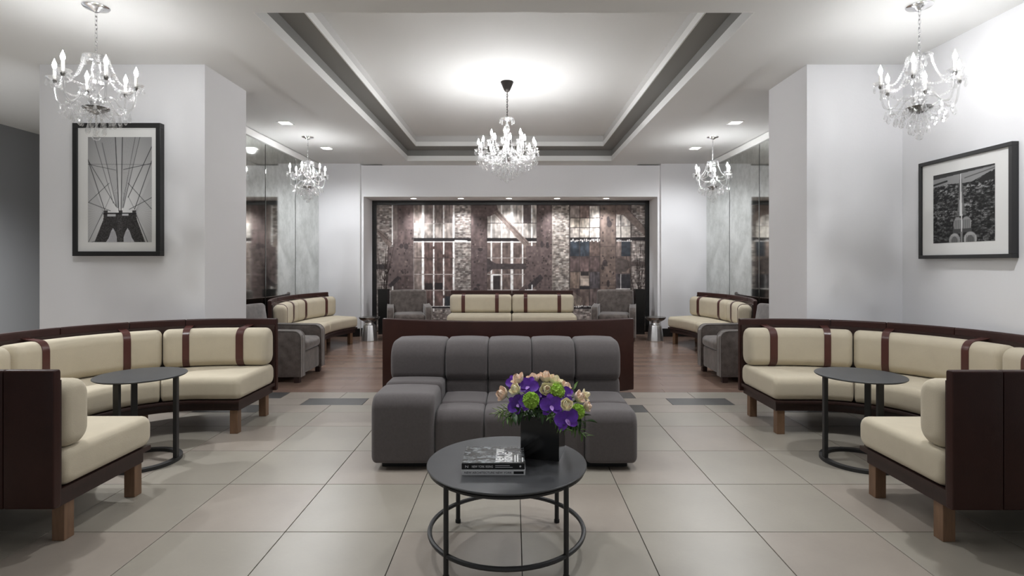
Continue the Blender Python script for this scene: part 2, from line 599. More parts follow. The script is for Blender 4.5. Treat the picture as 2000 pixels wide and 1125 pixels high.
# ---- ceiling with stepped coffer
OX0, OX1, OY0, OY1 = -1.90, 1.76, 4.00, 9.83
IX0, IX1, IY0, IY1 = -1.686, 1.549, 4.35, 9.478
Z1, Z2 = 3.375, 3.551
def ring(mb, ax0, ax1, ay0, ay1, bx0, bx1, by0, by1, z0, z1):
    """rectangular frame: outside a, inside b"""
    mb.box(ax0, bx0, ay0, ay1, z0, z1); mb.box(bx1, ax1, ay0, ay1, z0, z1)
    mb.box(bx0, bx1, ay0, by0, z0, z1); mb.box(bx0, bx1, by1, ay1, z0, z1)
    return mb
c = MB()
ring(c, CXL, CXR, -4.0, 11.2, OX0, OX1, OY0, OY1, ZC, 3.80)
c.box(-7.0, CXL, -4.0, 11.2, ZL, 3.80)
c.box(CXR, 3.8, -4.0, 11.2, ZL, 3.80)
ceiling = struct('ceiling', c, 'ceiling')
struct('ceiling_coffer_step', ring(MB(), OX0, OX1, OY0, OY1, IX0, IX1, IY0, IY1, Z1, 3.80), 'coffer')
struct('ceiling_coffer_top', MB().box(IX0, IX1, IY0, IY1, Z2, 3.80), 'ceiling')
t = 0.012
struct('trim_1', ring(MB(), OX0, OX1, OY0, OY1, OX0 + t, OX1 - t, OY0 + t, OY1 - t, ZC, 3.275), 'trimwhite')
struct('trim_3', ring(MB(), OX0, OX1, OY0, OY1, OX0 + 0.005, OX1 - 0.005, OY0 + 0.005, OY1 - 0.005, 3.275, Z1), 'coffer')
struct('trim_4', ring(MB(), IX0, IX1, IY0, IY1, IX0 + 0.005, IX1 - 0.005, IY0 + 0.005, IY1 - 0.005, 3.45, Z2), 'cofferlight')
struct('trim_2', ring(MB(), IX0, IX1, IY0, IY1, IX0 + t, IX1 - t, IY0 + t, IY1 - t, Z1, 3.45), 'trimwhite')

# ---- walls
w = MB()
w.box(-3.75, -2.845, YB, YB + 0.95, 0, ZL); w.box(2.735, 3.75, YB, YB + 0.95, 0, ZL)     # piers
w.box(-2.845, NX0, YH, YB + 0.95, 0, ZC); w.box(NX1, 2.735, YH, YB + 0.95, 0, ZC)
w.box(NX0, NX1, YH, YB + 0.95, NZ, ZC)                                                    # header over the niche
struct('wall_back', w, 'wall')
struct('wall_niche', MB().box(NX0, NX1, YN, YB + 0.95, 0, NZ), 'black')
struct('wall_right', MB().box(XW, 3.80, -4.0, 5.11, 0, ZL), 'wall')
struct('wall_column_left', MB().box(-4.40, -2.866, 5.11, 5.90, 0, ZL), 'wall')
struct('wall_column_right', MB().box(2.724, 3.80, 5.11, 5.87, 0, ZL), 'wall')
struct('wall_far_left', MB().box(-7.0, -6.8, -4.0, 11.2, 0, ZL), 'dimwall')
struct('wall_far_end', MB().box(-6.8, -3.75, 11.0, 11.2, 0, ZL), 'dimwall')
bb = MB(); bb.box(-3.60, -2.845, YB - 0.018, YB, 0, 0.15); bb.box(2.735, 3.57, YB - 0.018, YB, 0, 0.15)
bb.box(NX0 - 0.04, NX0 + 0.018, YH - 0.018, YN, 0, 0.15); bb.box(NX1 - 0.018, NX1 + 0.04, YH - 0.018, YN, 0, 0.15)
struct('baseboard_back', bb, 'black')
struct('baseboard_right', MB().box(XW - 0.015, XW, -4.0, 5.11, 0, 0.12), 'black')

# mirrored side walls: a backing wall with separate antique mirror panels
def mirror_wall(side, xs, y0):
    sgn = 1 if side == 'right' else -1
    xa, xb = sorted((xs + sgn * 0.02, xs + sgn * 0.20))
    o = struct('wall_' + ('mirror_' + side), MB().box(xa, xb, y0, YB + 0.3, 0, ZL), 'black')
    ys = [10.19, 9.09, 7.99, 6.89, y0]
    for a, b in zip(ys[1:], ys[:-1]):
        pb = MB().bbox(-0.010, 0.010, -(b - a) / 2 + 0.011, (b - a) / 2 - 0.011, -1.49, 1.49, 0.003)
        p = pb.build('mirror_panel', 'mirror', o, smooth=False, loc=(xs + sgn * 0.012, (a + b) / 2, 1.60))
    MB().box(min(xs - sgn * 0.02, xs + sgn * 0.02), max(xs - sgn * 0.02, xs + sgn * 0.02), y0, 10.195, 3.095, 3.19).build('cornice', 'trimwhite', o, smooth=False)
mirror_wall('left', -3.60, 5.90)
mirror_wall('right', 3.565, 5.87)

# ---- recessed downlights
def downlight(loc, label, energy, cone, sq=True, tilt=0.0, size=0.07, blend=1.0, group='square ceiling downlights', rad=0.05):
    t = thing('downlight', label, 'downlight', loc, 0, group)
    fr = MB()
    s = size
    if sq:
        ring(fr, -s - 0.014, s + 0.014, -s - 0.014, s + 0.014, -s, s, -s, s, -0.006, 0.004)
        fr.build('trim_ring', 'trimwhite', t, smooth=False)
        MB().bbox(-s + 0.002, s - 0.002, -s + 0.002, s - 0.002, -0.003, 0.003, 0.001).build('lens', 'lens', t, smooth=False)
    else:
        fr.lathe([(s + 0.014, 0.004), (s + 0.014, -0.004), (s + 0.004, -0.008), (s, -0.004), (s, 0.004)], 24, closed=True).build('trim_ring', 'trimwhite', t)
        MB().lathe([(0.0001, -0.002), (s * 0.96, -0.002), (s * 0.96, 0.003), (0.0001, 0.003)], 24).build('lens', 'lens', t)
    if energy > 0:
        ld = bpy.data.lights.new('downlight_lamp', 'SPOT')
        ld.energy = energy; ld.spot_size = math.radians(cone); ld.spot_blend = blend
        ld.shadow_soft_size = rad; ld.color = (0.955, 0.975, 1.0)
        lo = bpy.data.objects.new('downlight_lamp', ld)
        COL.objects.link(lo); lo.parent = t
        lo.location = (0, 0, -0.03); lo.rotation_euler = (tilt, 0, 0)
    return t

for x, yy, lb in ((-3.0, 7.24, 'square ceiling downlight over the left mirrored wall, nearer of the two'),
                  (-3.0, 8.83, 'square ceiling downlight over the left mirrored wall, farther of the two'),
                  (2.91, 7.22, 'square ceiling downlight over the right mirrored wall, nearer of the two'),
                  (2.91, 8.83, 'square ceiling downlight over the right mirrored wall, farther of the two')):
    downlight((x, yy, ZL), lb, SPOT_FAR, 165, blend=0.6)
for xx, lb in ((808, 'first round downlight from the left above the mural niche'), (900, 'second round downlight from the left above the mural niche'),
               (994, 'middle round downlight above the mural niche'), (1088, 'second round downlight from the right above the mural niche'),
               (1184, 'first round downlight from the right above the mural niche')):
    downlight(((xx - VX) * 10.52 / F, 10.52, NZ), lb, SPOT_NICHE, 95, sq=False, tilt=math.radians(20), size=0.055,
              group='round downlights in the niche soffit', rad=0.03, blend=1.0)
for x, yy, lb in ((-0.03, 2.45, 'square ceiling downlight above the coffee table'), (-1.15, 3.70, 'square ceiling downlight over the left end of the sofa, before the coffer'), (1.05, 3.70, 'square ceiling downlight over the right end of the sofa, before the coffer'),
                  (-2.75, 3.15, 'added square downlight washing the left column, above the left horseshoe bench'), (2.60, 3.15, 'added square downlight washing the right wall and column, above the right horseshoe bench'),  # both added out of view to brighten the column faces and right wall
                  (-5.6, 5.2, 'added square downlight brightening the side passage beyond the left column')):  # unseen lamp added to lift the far left wall
    downlight((x, yy, ZC if abs(x) < 2.3 else ZL), lb, (SPOT_NEAR * 0.6 if yy < 3 else SPOT_NEAR) if abs(x) < 2.3 else SPOT_NEAR * (1.2 if x > -4 else 8.5), (105 if yy < 3 else 120) if abs(x) < 2.3 else 142, blend=1.0 if abs(x) < 2.3 else 0.85)

# ================================================================== MURAL
def paint_mural():
    # drawing units: pixels of a 1700 x 740 layout
    c = Canvas(1700, 740, 620, 270, (98, 86, 84))
    ox, oy = 143, 128
    def R(x0, y0, x1, y1, col, al=1): c.rect(x0 - ox, y0 - oy, x1 - ox, y1 - oy, col, al)
    def Ln(x0, y0, x1, y1, w, col, al=1): c.line(x0 - ox, y0 - oy, x1 - ox, y1 - oy, w, col, al)
    def P(pts, col, al=1): c.poly([(a - ox, b - oy) for a, b in pts], col, al)
    white, dark = (252, 248, 244), (40, 35, 36)
    def brick(x0, y0, x1, y1, base=(158, 148, 142)):
        R(x0, y0, x1, y1, base)
        k = 0
        yy = y0
        while yy < y1:
            Ln(x0, yy, x1, yy + random.uniform(-2, 2), 2.6, (70, 62, 60), 0.75)
            xx = x0 + (k % 2) * 11 + random.uniform(0, 6)
            while xx < x1 - 4:
                w = random.uniform(12, 24)
                R(xx, yy + 1, min(xx + w, x1), yy + 8, random.choice(((190, 182, 175), (120, 108, 104), (168, 158, 150), (92, 82, 80), (205, 198, 192))), 0.6)
                xx += w + 2
            yy += 9.5
            k += 1
        c.mul(x0 - ox, y0 - oy, x1 - ox, y1 - oy, max(2, int((y1 - y0) / 14)), max(2, int((x1 - x0) / 14)), 0.72, 1.22)
    def pane(x0, y0, x1, y1, col):
        R(x0, y0, x1, y1, col)
        c.mul(x0 - ox, y0 - oy, x1 - ox, y1 - oy, 2, max(3, int((x1 - x0) / 9)), 0.82, 1.2)
        c.mul(x0 - ox, y0 - oy, x1 - ox, y1 - oy, 3, 2, 0.8, 1.2)
    def steel(x0, y0, x1, y1, col=(96, 82, 80)):
        R(x0, y0, x1, y1, col)
        c.mul(x0 - ox, y0 - oy, x1 - ox, y1 - oy, 6, 4, 0.85, 1.15)
    # brick piers
    brick(143, 128, 246, 870); brick(635, 128, 742, 870); brick(1255, 128, 1366, 870, (172, 162, 152)); brick(1755, 128, 1845, 870)
    brick(440, 735, 640, 870); brick(1380, 735, 1560, 870); brick(246, 735, 440, 870); brick(742, 735, 1255, 870); brick(1560, 735, 1760, 870)
    # window A
    brown, lite = (92, 75, 71), (178, 168, 162)
    for i, (x0, x1) in enumerate(((380, 437), (443, 505), (505, 568), (568, 632))):
        for j, (y0, y1) in enumerate(((128, 235), (235, 328), (345, 440), (440, 535), (535, 630), (630, 725))):
            col = brown if j not in (0, 1) else ((150, 140, 134) if j == 1 or i == 0 else (128, 116, 112))
            if i == 0 and j < 5: col = (188, 180, 174) if j == 1 else (140, 126, 120)
            pane(x0, y0, x1, y1, col)
    R(448, 590, 500, 625, (44, 38, 38), 0.9); R(512, 585, 562, 625, (40, 35, 36), 0.95); R(575, 665, 630, 725, (48, 50, 54), 0.95); R(384, 628, 430, 665, (50, 48, 50), 0.9)
    R(246, 128, 278, 330, (120, 108, 104)); Ln(243, 128, 243, 360, 7, white); Ln(246, 610, 246, 670, 6, white)
    for x, wd in ((437, 15), (505, 8), (568, 8), (631, 11)):
        for yy in range(128, 735, 24):
            if random.random() < 0.92: Ln(x, yy, x + random.uniform(-1, 1), yy + 24, wd, white)
    Ln(378, 128, 378, 660, 3, white, 0.7)
    for yy, wd in ((236, 4), (440, 4), (536, 5), (630, 4)):
        Ln(380, yy, 632, yy + 1, wd, (168, 158, 154) if yy != 440 else (70, 60, 58))
    R(375, 322, 740, 340, dark); Ln(378, 345, 740, 345, 5, white, 0.9); Ln(640, 338, 715, 340, 7, white)
    R(440, 724, 640, 738, dark); Ln(450, 726, 620, 724, 4, white, 0.8)
    # window B
    for i, (x0, x1) in enumerate(((845, 870), (870, 935), (935, 1000), (1000, 1068), (1068, 1130), (1130, 1157))):
        for j, (y0, y1) in enumerate(((128, 235), (235, 328), (345, 440), (440, 535), (535, 630), (630, 735))):
            col = (172, 164, 158) if j < 2 else (112, 97, 92)
            if j == 0 and i == 4: col = (110, 98, 96)
            pane(x0, y0, x1, y1, col)
    R(1078, 140, 1120, 228, (100, 90, 90)); R(884, 545, 925, 625, (60, 54, 54)); R(880, 628, 930, 655, (48, 44, 44))
    for x, wd in ((870, 9), (935, 8), (1000, 17), (1068, 8), (1126, 9)):
        Ln(x, 128, x, 735, wd, white)
    for yy in (235, 440, 536, 628):
        Ln(845, yy, 1157, yy, 4, (182, 174, 170) if yy != 235 else (84, 76, 74))
    Ln(875, 540, 932, 540, 7, white); Ln(878, 540, 878, 630, 6, white); Ln(932, 540, 932, 630, 6, white)
    R(842, 322, 1157, 342, dark); Ln(845, 346, 1157, 346, 6, white, 0.9)
    # window C
    cs = [(1368, 1428), (1430, 1490), (1492, 1556)]
    rows = [(135, 205), (205, 262), (262, 320), (340, 430), (432, 520), (522, 620), (622, 725)]
    tones = [[(150, 138, 132), (130, 112, 106), (206, 198, 190)], [(186, 174, 162), (190, 178, 166), (208, 200, 192)], [(182, 172, 164), (196, 186, 176), (200, 192, 184)],
             [(52, 57, 64), (54, 59, 66), (104, 88, 82)], [(92, 78, 76), (96, 80, 78), (90, 76, 74)], [(120, 104, 94), (150, 136, 126), (80, 74, 76)], [(88, 74, 72), (108, 94, 88), (96, 84, 82)]]
    for j, (y0, y1) in enumerate(rows):
        for i, (x0, x1) in enumerate(cs):
            pane(x0, y0, x1, y1, tones[j][i])
    for x in (1366, 1429, 1491, 1557): Ln(x, 128, x, 735, 4 if x != 1366 else 7, (66, 58, 56))
    for yy in (205, 262, 431, 521, 621): Ln(1366, yy, 1557, yy, 4, (70, 62, 60))
    R(1366, 318, 1557, 338, dark); 
    for k in range(16): R(1372 + k * 12, 330 + random.uniform(-4, 6), 1380 + k * 12, 340 + random.uniform(-2, 6), white, 0.8)
    R(1434, 560, 1486, 600, (186, 170, 158)); R(1430, 605, 1492, 625, (44, 40, 42)); R(1436, 520, 1486, 545, (52, 46, 46))
    R(1388, 722, 1560, 740, dark)
    for k in range(14): R(1394 + k * 12, 722 + random.uniform(-4, 2), 1402 + k * 12, 728 + random.uniform(-2, 4), white, 0.8)
    for k in range(10): Ln(1400 + k * 3, 722, 1404 + k * 6 - 18, 640 + k * 4, 2.0, (190, 180, 160), 0.7)
    # window D
    for i, (x0, x1) in enumerate(((1660, 1690), (1690, 1755))):
        for j, (y0, y1) in enumerate(((180, 250), (250, 320), (340, 430), (432, 530), (535, 620), (622, 735))):
            pane(x0, y0, x1, y1, [(190, 182, 176), (196, 188, 180), (120, 106, 100), (110, 96, 90), (74, 68, 70), (92, 80, 76)][j])
    R(1692, 342, 1752, 430, (52, 56, 62)); R(1692, 540, 1752, 615, (58, 55, 58))
    Ln(1690, 180, 1690, 320, 4, dark); Ln(1690, 535, 1690, 620, 3, white); Ln(1660, 622, 1755, 622, 4, white); Ln(1754, 128, 1754, 735, 7, (80, 72, 68))
    Ln(1660, 252, 1755, 252, 3, (90, 82, 78))
    R(1655, 318, 1845, 338, dark)
    for k in range(9): R(1662 + k * 11, 334 + random.uniform(-4, 4), 1670 + k * 11, 344, white, 0.7)
    # steel columns
    steel(278, 128, 376, 735); steel(742, 128, 842, 735); steel(1157, 128, 1254, 735); steel(1559, 128, 1657, 735, (112, 97, 90))
    for x in (278, 376, 742, 842, 1157, 1254, 1559, 1657): Ln(x, 128, x, 735, 2.5, (64, 54, 53), 0.8)
    Ln(378, 128, 378, 735, 2, (170, 160, 155), 0.7); Ln(1256, 128, 1256, 735, 2, (170, 160, 155), 0.5)
    # braces and gussets
    br, br2 = (124, 110, 104), (100, 86, 84)
    P([(742, 128), (905, 128), (915, 170), (860, 195), (842, 195), (742, 195)], br2)
    P([(880, 170), (912, 158), (1112, 352), (1088, 380), (1060, 350)], br)
    Ln(905, 165, 1105, 358, 3, (70, 60, 58)); Ln(878, 182, 1085, 372, 3, (150, 138, 130))
    P([(1086, 368), (1254, 368), (1254, 660), (1157, 660), (1157, 600), (1050, 665), (1015, 665), (1095, 590), (1075, 560), (1095, 470)], (102, 88, 86))
    P([(842, 440), (900, 474), (1092, 474), (1092, 506), (880, 506), (842, 530)], (74, 66, 66))
    P([(742, 380), (842, 380), (842, 735), (742, 735)], (92, 80, 80), 0.6)
    P([(1100, 600), (1180, 535), (1200, 560), (1110, 640)], (58, 52, 54), 0.85)
    P([(1100, 620), (1040, 668), (1000, 668), (1090, 590)], (92, 80, 78))
    Ln(1085, 628, 1128, 628, 6, white); Ln(1128, 600, 1128, 660, 6, white)
    P([(143, 285), (165, 275), (245, 350), (225, 385)], br); Ln(150, 280, 240, 352, 2.5, (64, 56, 54))
    P([(212, 378), (376, 378), (376, 545), (290, 545), (245, 602), (215, 620)], (104, 91, 89))
    P([(215, 600), (278, 545), (300, 556), (235, 615)], (60, 54, 56), 0.85); R(143, 476, 212, 506, (62, 56, 56))
    P([(1657, 128), (1735, 128), (1725, 190), (1657, 182)], (116, 101, 95))
    P([(1700, 182), (1735, 150), (1845, 262), (1845, 312)], br); Ln(1735, 152, 1845, 264, 3, (70, 62, 60))
    P([(1657, 430), (1690, 440), (1755, 462), (1845, 462), (1845, 490), (1755, 490), (1720, 520), (1657, 530)], (82, 73, 70), 0.9)
    # rivets, dents and flaked paint
    for x0, x1, y0, y1, n in ((285, 372, 140, 720, 40), (216, 372, 385, 540, 20), (748, 838, 140, 720, 40), (1160, 1250, 140, 720, 40), (1090, 1250, 375, 650, 30), (1562, 1654, 140, 720, 40)):
        for _ in range(n):
            x, yy = random.uniform(x0, x1), random.uniform(y0, y1)
            c.ell(x - ox, yy - oy, random.uniform(3, 7), random.uniform(3, 8), random.choice(((52, 45, 45), (60, 52, 52), (130, 116, 110))), 0.75)
    for x, yy in ((300, 370), (330, 372), (1190, 360), (1225, 365), (800, 390), (785, 600), (770, 630), (1610, 590), (1575, 500), (1590, 470), (1610, 215), (1618, 240)):
        c.ell(x - ox, yy - oy, random.uniform(8, 16), random.uniform(8, 22), (54, 47, 48), 0.8)
    for yy in (372, 600): 
        for x0, x1 in ((278, 376), (742, 842), (1157, 1254), (1559, 1657)):
            Ln(x0, yy, x1, yy, 3, (66, 58, 57), 0.7)
    c.a *= (0.86 + 0.28 * vnoise(c.ny, c.nx, 60, 140))[..., None]
    return c
mw, mh = (NX1 - NX0) - 0.16, NZ - 0.07 - 0.02
mural = thing('mural', 'wall-sized mural print of a rusted brick factory front', 'mural', ((NX0 + NX1) / 2, YN, 0))
MB().box(-mw / 2, mw / 2, -0.02, 0.0, 0.02, NZ - 0.085).build('panel', 'black', mural, smooth=False)
cv = paint_mural()
print_mesh('print', cv, mw, NZ - 0.105, 'print', mural, (0, -0.0215, 0.02 + (NZ - 0.105) / 2), (0, 0, 0))
hw = (NX1 - NX0) / 2
for x0, x1, z0, z1 in ((-hw, hw, NZ - 0.085, NZ), (-hw, -mw / 2, 0, NZ - 0.085), (mw / 2, hw, 0, NZ - 0.085)):
    MB().bbox(x0, x1, -0.05, 0.0, z0, z1, 0.004).build('frame_rail', 'black', mural, smooth=False)

# ================================================================== CURVED AND STRAIGHT BENCHES
def u_path(R, st):
    """open to local +x: straight, half circle, straight; returns point on the outer back line and the inward normal"""
    A = PI * R
    def p(s):
        if s < st:
            return (st - s, R, 0, -1)
        if s <= st + A:
            a = PI / 2 + (s - st) / R
            return (R * math.cos(a), R * math.sin(a), -math.cos(a), -math.sin(a))
        return (s - st - A, -R, 0, 1)
    return p, 2 * st + A

def arc_path(R, chord):
    h = math.asin(chord / 2 / R)
    def p(s):
        a = h - s / R
        return (R - R * math.cos(a), R * math.sin(a), math.cos(a), -math.sin(a))
    return p, 2 * h * R

def line_path(L):
    return (lambda s: (0, L / 2 - s, 1, 0)), L

BACK_H, DEPTH = 0.855, 0.72
def make_bench(path, L, cuts, label, loc, rz, pcuts, legs, wood='legwood'):
    """cuts: cushion boundaries along the back line; every cushion carries two straps"""
    t = thing('lounge_bench', label, 'bench', loc, rz, 'cream and oxblood lounge benches')
    # back panels of leather
    for a, b in zip(pcuts[:-1], pcuts[1:]):
        pr = rrect(0.0, 0.045, 0.20, BACK_H, 0.012, 3)
        MB().sweep(path, a + 0.0015, b - 0.0015, pr, 0.06, 0.006).build('back_panel', 'leather', t, angle=50)
    MB().sweep(path, 0.012, L - 0.012, [(0.046, 0.24), (0.046, 0.80), (0.06, 0.80), (0.06, 0.24)], 0.08).build('back_board', 'basewood', t)
    MB().sweep(path, 0.03, L - 0.03, rrect(0.05, DEPTH - 0.05, 0.185, 0.245, 0.006, 2), 0.06).build('base_frame', 'basewood', t)
    MB().sweep(path, 0.01, L - 0.01, rrect(0.03, DEPTH - 0.012, 0.247, 0.275, 0.006, 2), 0.06).build('seat_rail', 'basewood', t)
    for a, b in zip(cuts[:-1], cuts[1:]):
        sc = MB().sweep(path, a + 0.004, b - 0.004, rrect(0.062, DEPTH, 0.276, 0.455, 0.055, 6), 0.05, 0.04).build('seat_cushion', 'cream', t, angle=60)
        prof = rrect(0.062, 0.245, 0.456, 0.785, 0.075, 7)
        bc = MB().sweep(path, a + 0.004, b - 0.004, prof, 0.05, 0.055).build('back_cushion', 'cream', t, angle=60)
        front = [(0.047, 0.805), (0.10, 0.796)]
        for k in range(8):
            an = math.radians(90 - 90 * k / 7)
            front.append((0.17 + 0.081 * math.cos(an), 0.71 + 0.081 * math.sin(an)))
        front += [(0.251, 0.60), (0.251, 0.53)]
        for k in range(5):
            an = math.radians(-70 * k / 4)
            front.append((0.17 + 0.081 * math.cos(an), 0.531 + 0.081 * math.sin(an)))
        inner = [(d - 0.007, z - 0.004) for d, z in front]
        pr = front + inner[::-1]
        w = b - a
        for fr in (0.24, 0.78):
            s = a + w * fr
            MB().sweep(path, s - 0.032, s + 0.032, pr, 0.016).build('strap', 'strap', bc, angle=50)
    for s, d in legs:
        x, y, nx, ny = path(s)
        T = Matrix.Translation((x + nx * d, y + ny * d, 0)) @ Matrix.Rotation(math.atan2(ny, nx), 4, 'Z')
        MB().bbox(-0.031, 0.031, -0.031, 0.031, 0.0, 0.186, 0.003, T).build('leg', wood, t, smooth=False)
    return t

UR, UST = 1.235, 0.31
up, UL = u_path(UR, UST)
q = UST + UR * math.radians(31)
ucuts = [0, q, UL / 2, UL - q, UL]
upan = [0, 0.80, 1.23, 1.72, UL / 2, UL - 1.72, UL - 1.23, UL - 0.62, UL - 0.24, UL]
ulegs = [(0.07, 0.14), (0.07, 0.64), (UL - 0.07, 0.14), (UL - 0.07, 0.64)] + [(UL * f, d) for f in (0.27, 0.5, 0.73) for d in (0.14, 0.62)]
make_bench(up, UL, ucuts, 'horseshoe lounge bench with cream cushions around the left side table', (-2.47, 3.82, 0), 0, upan, ulegs)
make_bench(up, UL, ucuts, 'horseshoe lounge bench with cream cushions around the right side table', (2.365, 3.81, 0), PI, [UL - v for v in reversed(upan)], [(UL - a, d) for a, d in ulegs])
ap, AL = arc_path(2.6, 2.31)
acuts = [0, AL / 2, AL]
alegs = [(0.12, 0.14), (0.12, 0.62), (AL - 0.12, 0.14), (AL - 0.12, 0.62), (AL / 2, 0.14), (AL / 2, 0.62)]
make_bench(ap, AL, acuts, 'gently curved bench turned away, its leather back behind the grey sofa', (-0.05, 4.775, 0), PI / 2, [0, AL], alegs, 'basewood')
make_bench(ap, AL, acuts, 'gently curved cream bench against the left mirrored wall', (-3.55, 8.50, 0), 0, [0, AL / 3, AL * 2 / 3, AL], alegs)
make_bench(ap, AL, acuts, 'gently curved cream bench against the right mirrored wall', (3.52, 8.50, 0), PI, [0, AL / 3, AL * 2 / 3, AL], alegs)
lp, LL = line_path(2.27)
make_bench(lp, LL, [0, LL / 2, LL], 'straight cream bench between two armchairs before the mural', (-0.03, 10.25, 0), -PI / 2, [0, LL / 2, LL],
           [(0.12, 0.14), (0.12, 0.62), (LL - 0.12, 0.14), (LL - 0.12, 0.62)])

# ================================================================== TUFTED GREY SOFA
sofa = thing('tufted_sofa', 'low charcoal tufted sofa with one broad arm behind the coffee table', 'sofa', (0, 3.60, 0))
cx = [-0.938, -0.520, -0.195, 0.140, 0.470, 0.817]
def tuft(name, x0, x1, y0, y1, z0, z1, rt, rb=0.03, rnd=0.022, lean=0.0):
    """upholstered pad: a profile across (y, z) with its own top and bottom rounding, drawn along x with soft ends"""
    pts = []
    for cy, cz, a0, r in ((y1 - rt, z1 - rt, 0, rt), (y0 + rt, z1 - rt, 90, rt), (y0 + rb, z0 + rb, 180, rb), (y1 - rb, z0 + rb, 270, rb)):
        for k in range(8):
            a = math.radians(a0 + 90.0 * k / 7)
            pts.append((cy + r * math.cos(a) + lean * (cz + r * math.sin(a) - z0), cz + r * math.sin(a)))
    L = x1 - x0 - 0.003
    path = lambda s: (x0 + 0.0015 + s, 0, 0, 1)
    mb = MB().sweep(path, 0, L, pts, 0.04, rnd)
    cy, cz = (y0 + y1) / 2, (z0 + z1) / 2
    # a soft crown between the seams
    mb.v = [(x, y + (0.010 if y > cy else -0.010) * max(0, 1 - ((x - x0 - L / 2) / (L / 2)) ** 2) * 0.6, z + (0.008 * max(0, 1 - ((x - x0 - L / 2) / (L / 2)) ** 2) if z > cz else 0)) for x, y, z in mb.v]
    return mb.build(name, 'grey', sofa, angle=70)
MB().bbox(-0.88, 0.76, 0.08, 0.98, 0.0, 0.06, 0.004).build('plinth', 'rubber', sofa, smooth=False)
# broad arm on the left: front and rear pads
tuft('arm_pad', cx[0], cx[1], 0.0, 0.40, 0.045, 0.490, 0.085, 0.03, 0.035)
tuft('arm_pad', cx[0], cx[1], 0.395, 0.72, 0.045, 0.493, 0.035, 0.03, 0.035)
# seat pads in two rows
for k in range(1, 5):
    e = 0.035 if k == 4 else 0.020
    tuft('seat_pad', cx[k], cx[k + 1], 0.0 if k == 4 else 0.02, 0.30, 0.045, 0.380, 0.075, 0.03, e)
    tuft('seat_pad', cx[k], cx[k + 1], 0.292, 0.64, 0.10, 0.377, 0.035, 0.03, e)
# lower back rolls and upper bolsters
for k in range(5):
    e = 0.035 if k in (0, 4) else 0.020
    if k:
        tuft('lower_back_roll', cx[k], cx[k + 1], 0.60, 0.98, 0.14, 0.490, 0.06, 0.03, e)
    tuft('back_bolster', cx[k], cx[k + 1], 0.575, 1.0, 0.462, 0.762, 0.125, 0.07, e)
MB().rbox(cx[0] + 0.02, cx[1], 0.70, 0.98, 0.045, 0.48, 0.03, 3).build('back_core', 'grey', sofa)

# ================================================================== COFFEE TABLE
def torus(mb, R, r, z, n=56, m=8, a0=0, a1=2 * PI):
    pts = [(R * math.cos(a0 + (a1 - a0) * k / n), R * math.sin(a0 + (a1 - a0) * k / n), z) for k in range(n if a1 - a0 > 6.28 else n + 1)]
    return mb.tube(pts, r, m, closed=a1 - a0 > 6.28)
ct = thing('coffee_table', 'low round black metal coffee table in front of the sofa', 'coffee table', (-0.032, 2.63, 0))
TH = 0.415
MB().lathe([(0.0001, TH - 0.012), (0.372, TH - 0.012), (0.379, TH - 0.008), (0.379, TH - 0.003), (0.376, TH), (0.0001, TH)], 72).build('table_top', 'steeltop', ct)
torus(MB(), 0.365, 0.011, 0.10, 64, 8).build('ring_stretcher', 'steel', ct)
torus(MB(), 0.362, 0.009, TH - 0.022, 64, 6).build('top_ring', 'steel', ct)
for sx in (-1, 1):
    for sy in (-1, 1):
        l = MB().tube([(sx * 0.259, sy * 0.259, 0.012), (sx * 0.259, sy * 0.259, TH - 0.012)], 0.0115, 10).build('leg', 'steel', ct)
        MB().lathe([(0.0001, 0), (0.014, 0), (0.014, 0.016), (0.0001, 0.016)], 10, Matrix.Translation((sx * 0.259, sy * 0.259, 0))).build('foot', 'rubber', l)

# ================================================================== SIDE TABLES
def side_table(loc, angs, label):
    t = thing('side_table', label, 'side table', loc, 0, 'small round black side tables')
    H = 0.598
    MB().lathe([(0.0001, H - 0.012), (0.268, H - 0.012), (0.276, H - 0.006), (0.276, H - 0.002), (0.274, H), (0.0001, H)], 56).build('table_top', 'steeltop', t)
    pr = [(0.205, 0), (0.245, 0), (0.245, 0.022), (0.205, 0.022)]
    MB().lathe(pr, 56, closed=True).build('base_ring', 'steel', t)
    for a in angs:
        a = math.radians(a)
        T = Matrix.Rotation(a, 4, 'Z')
        MB().bbox(0.208, 0.234, -0.019, 0.019, 0.02, H - 0.012, 0.003, T).build('leg', 'steel', t, smooth=False)
    return t
side_table((-2.55, 3.77, 0), (8, 135, -92), 'small round black side table inside the left horseshoe bench')
side_table((2.371, 3.77, 0), (172, 45, -92), 'small round black side table inside the right horseshoe bench')

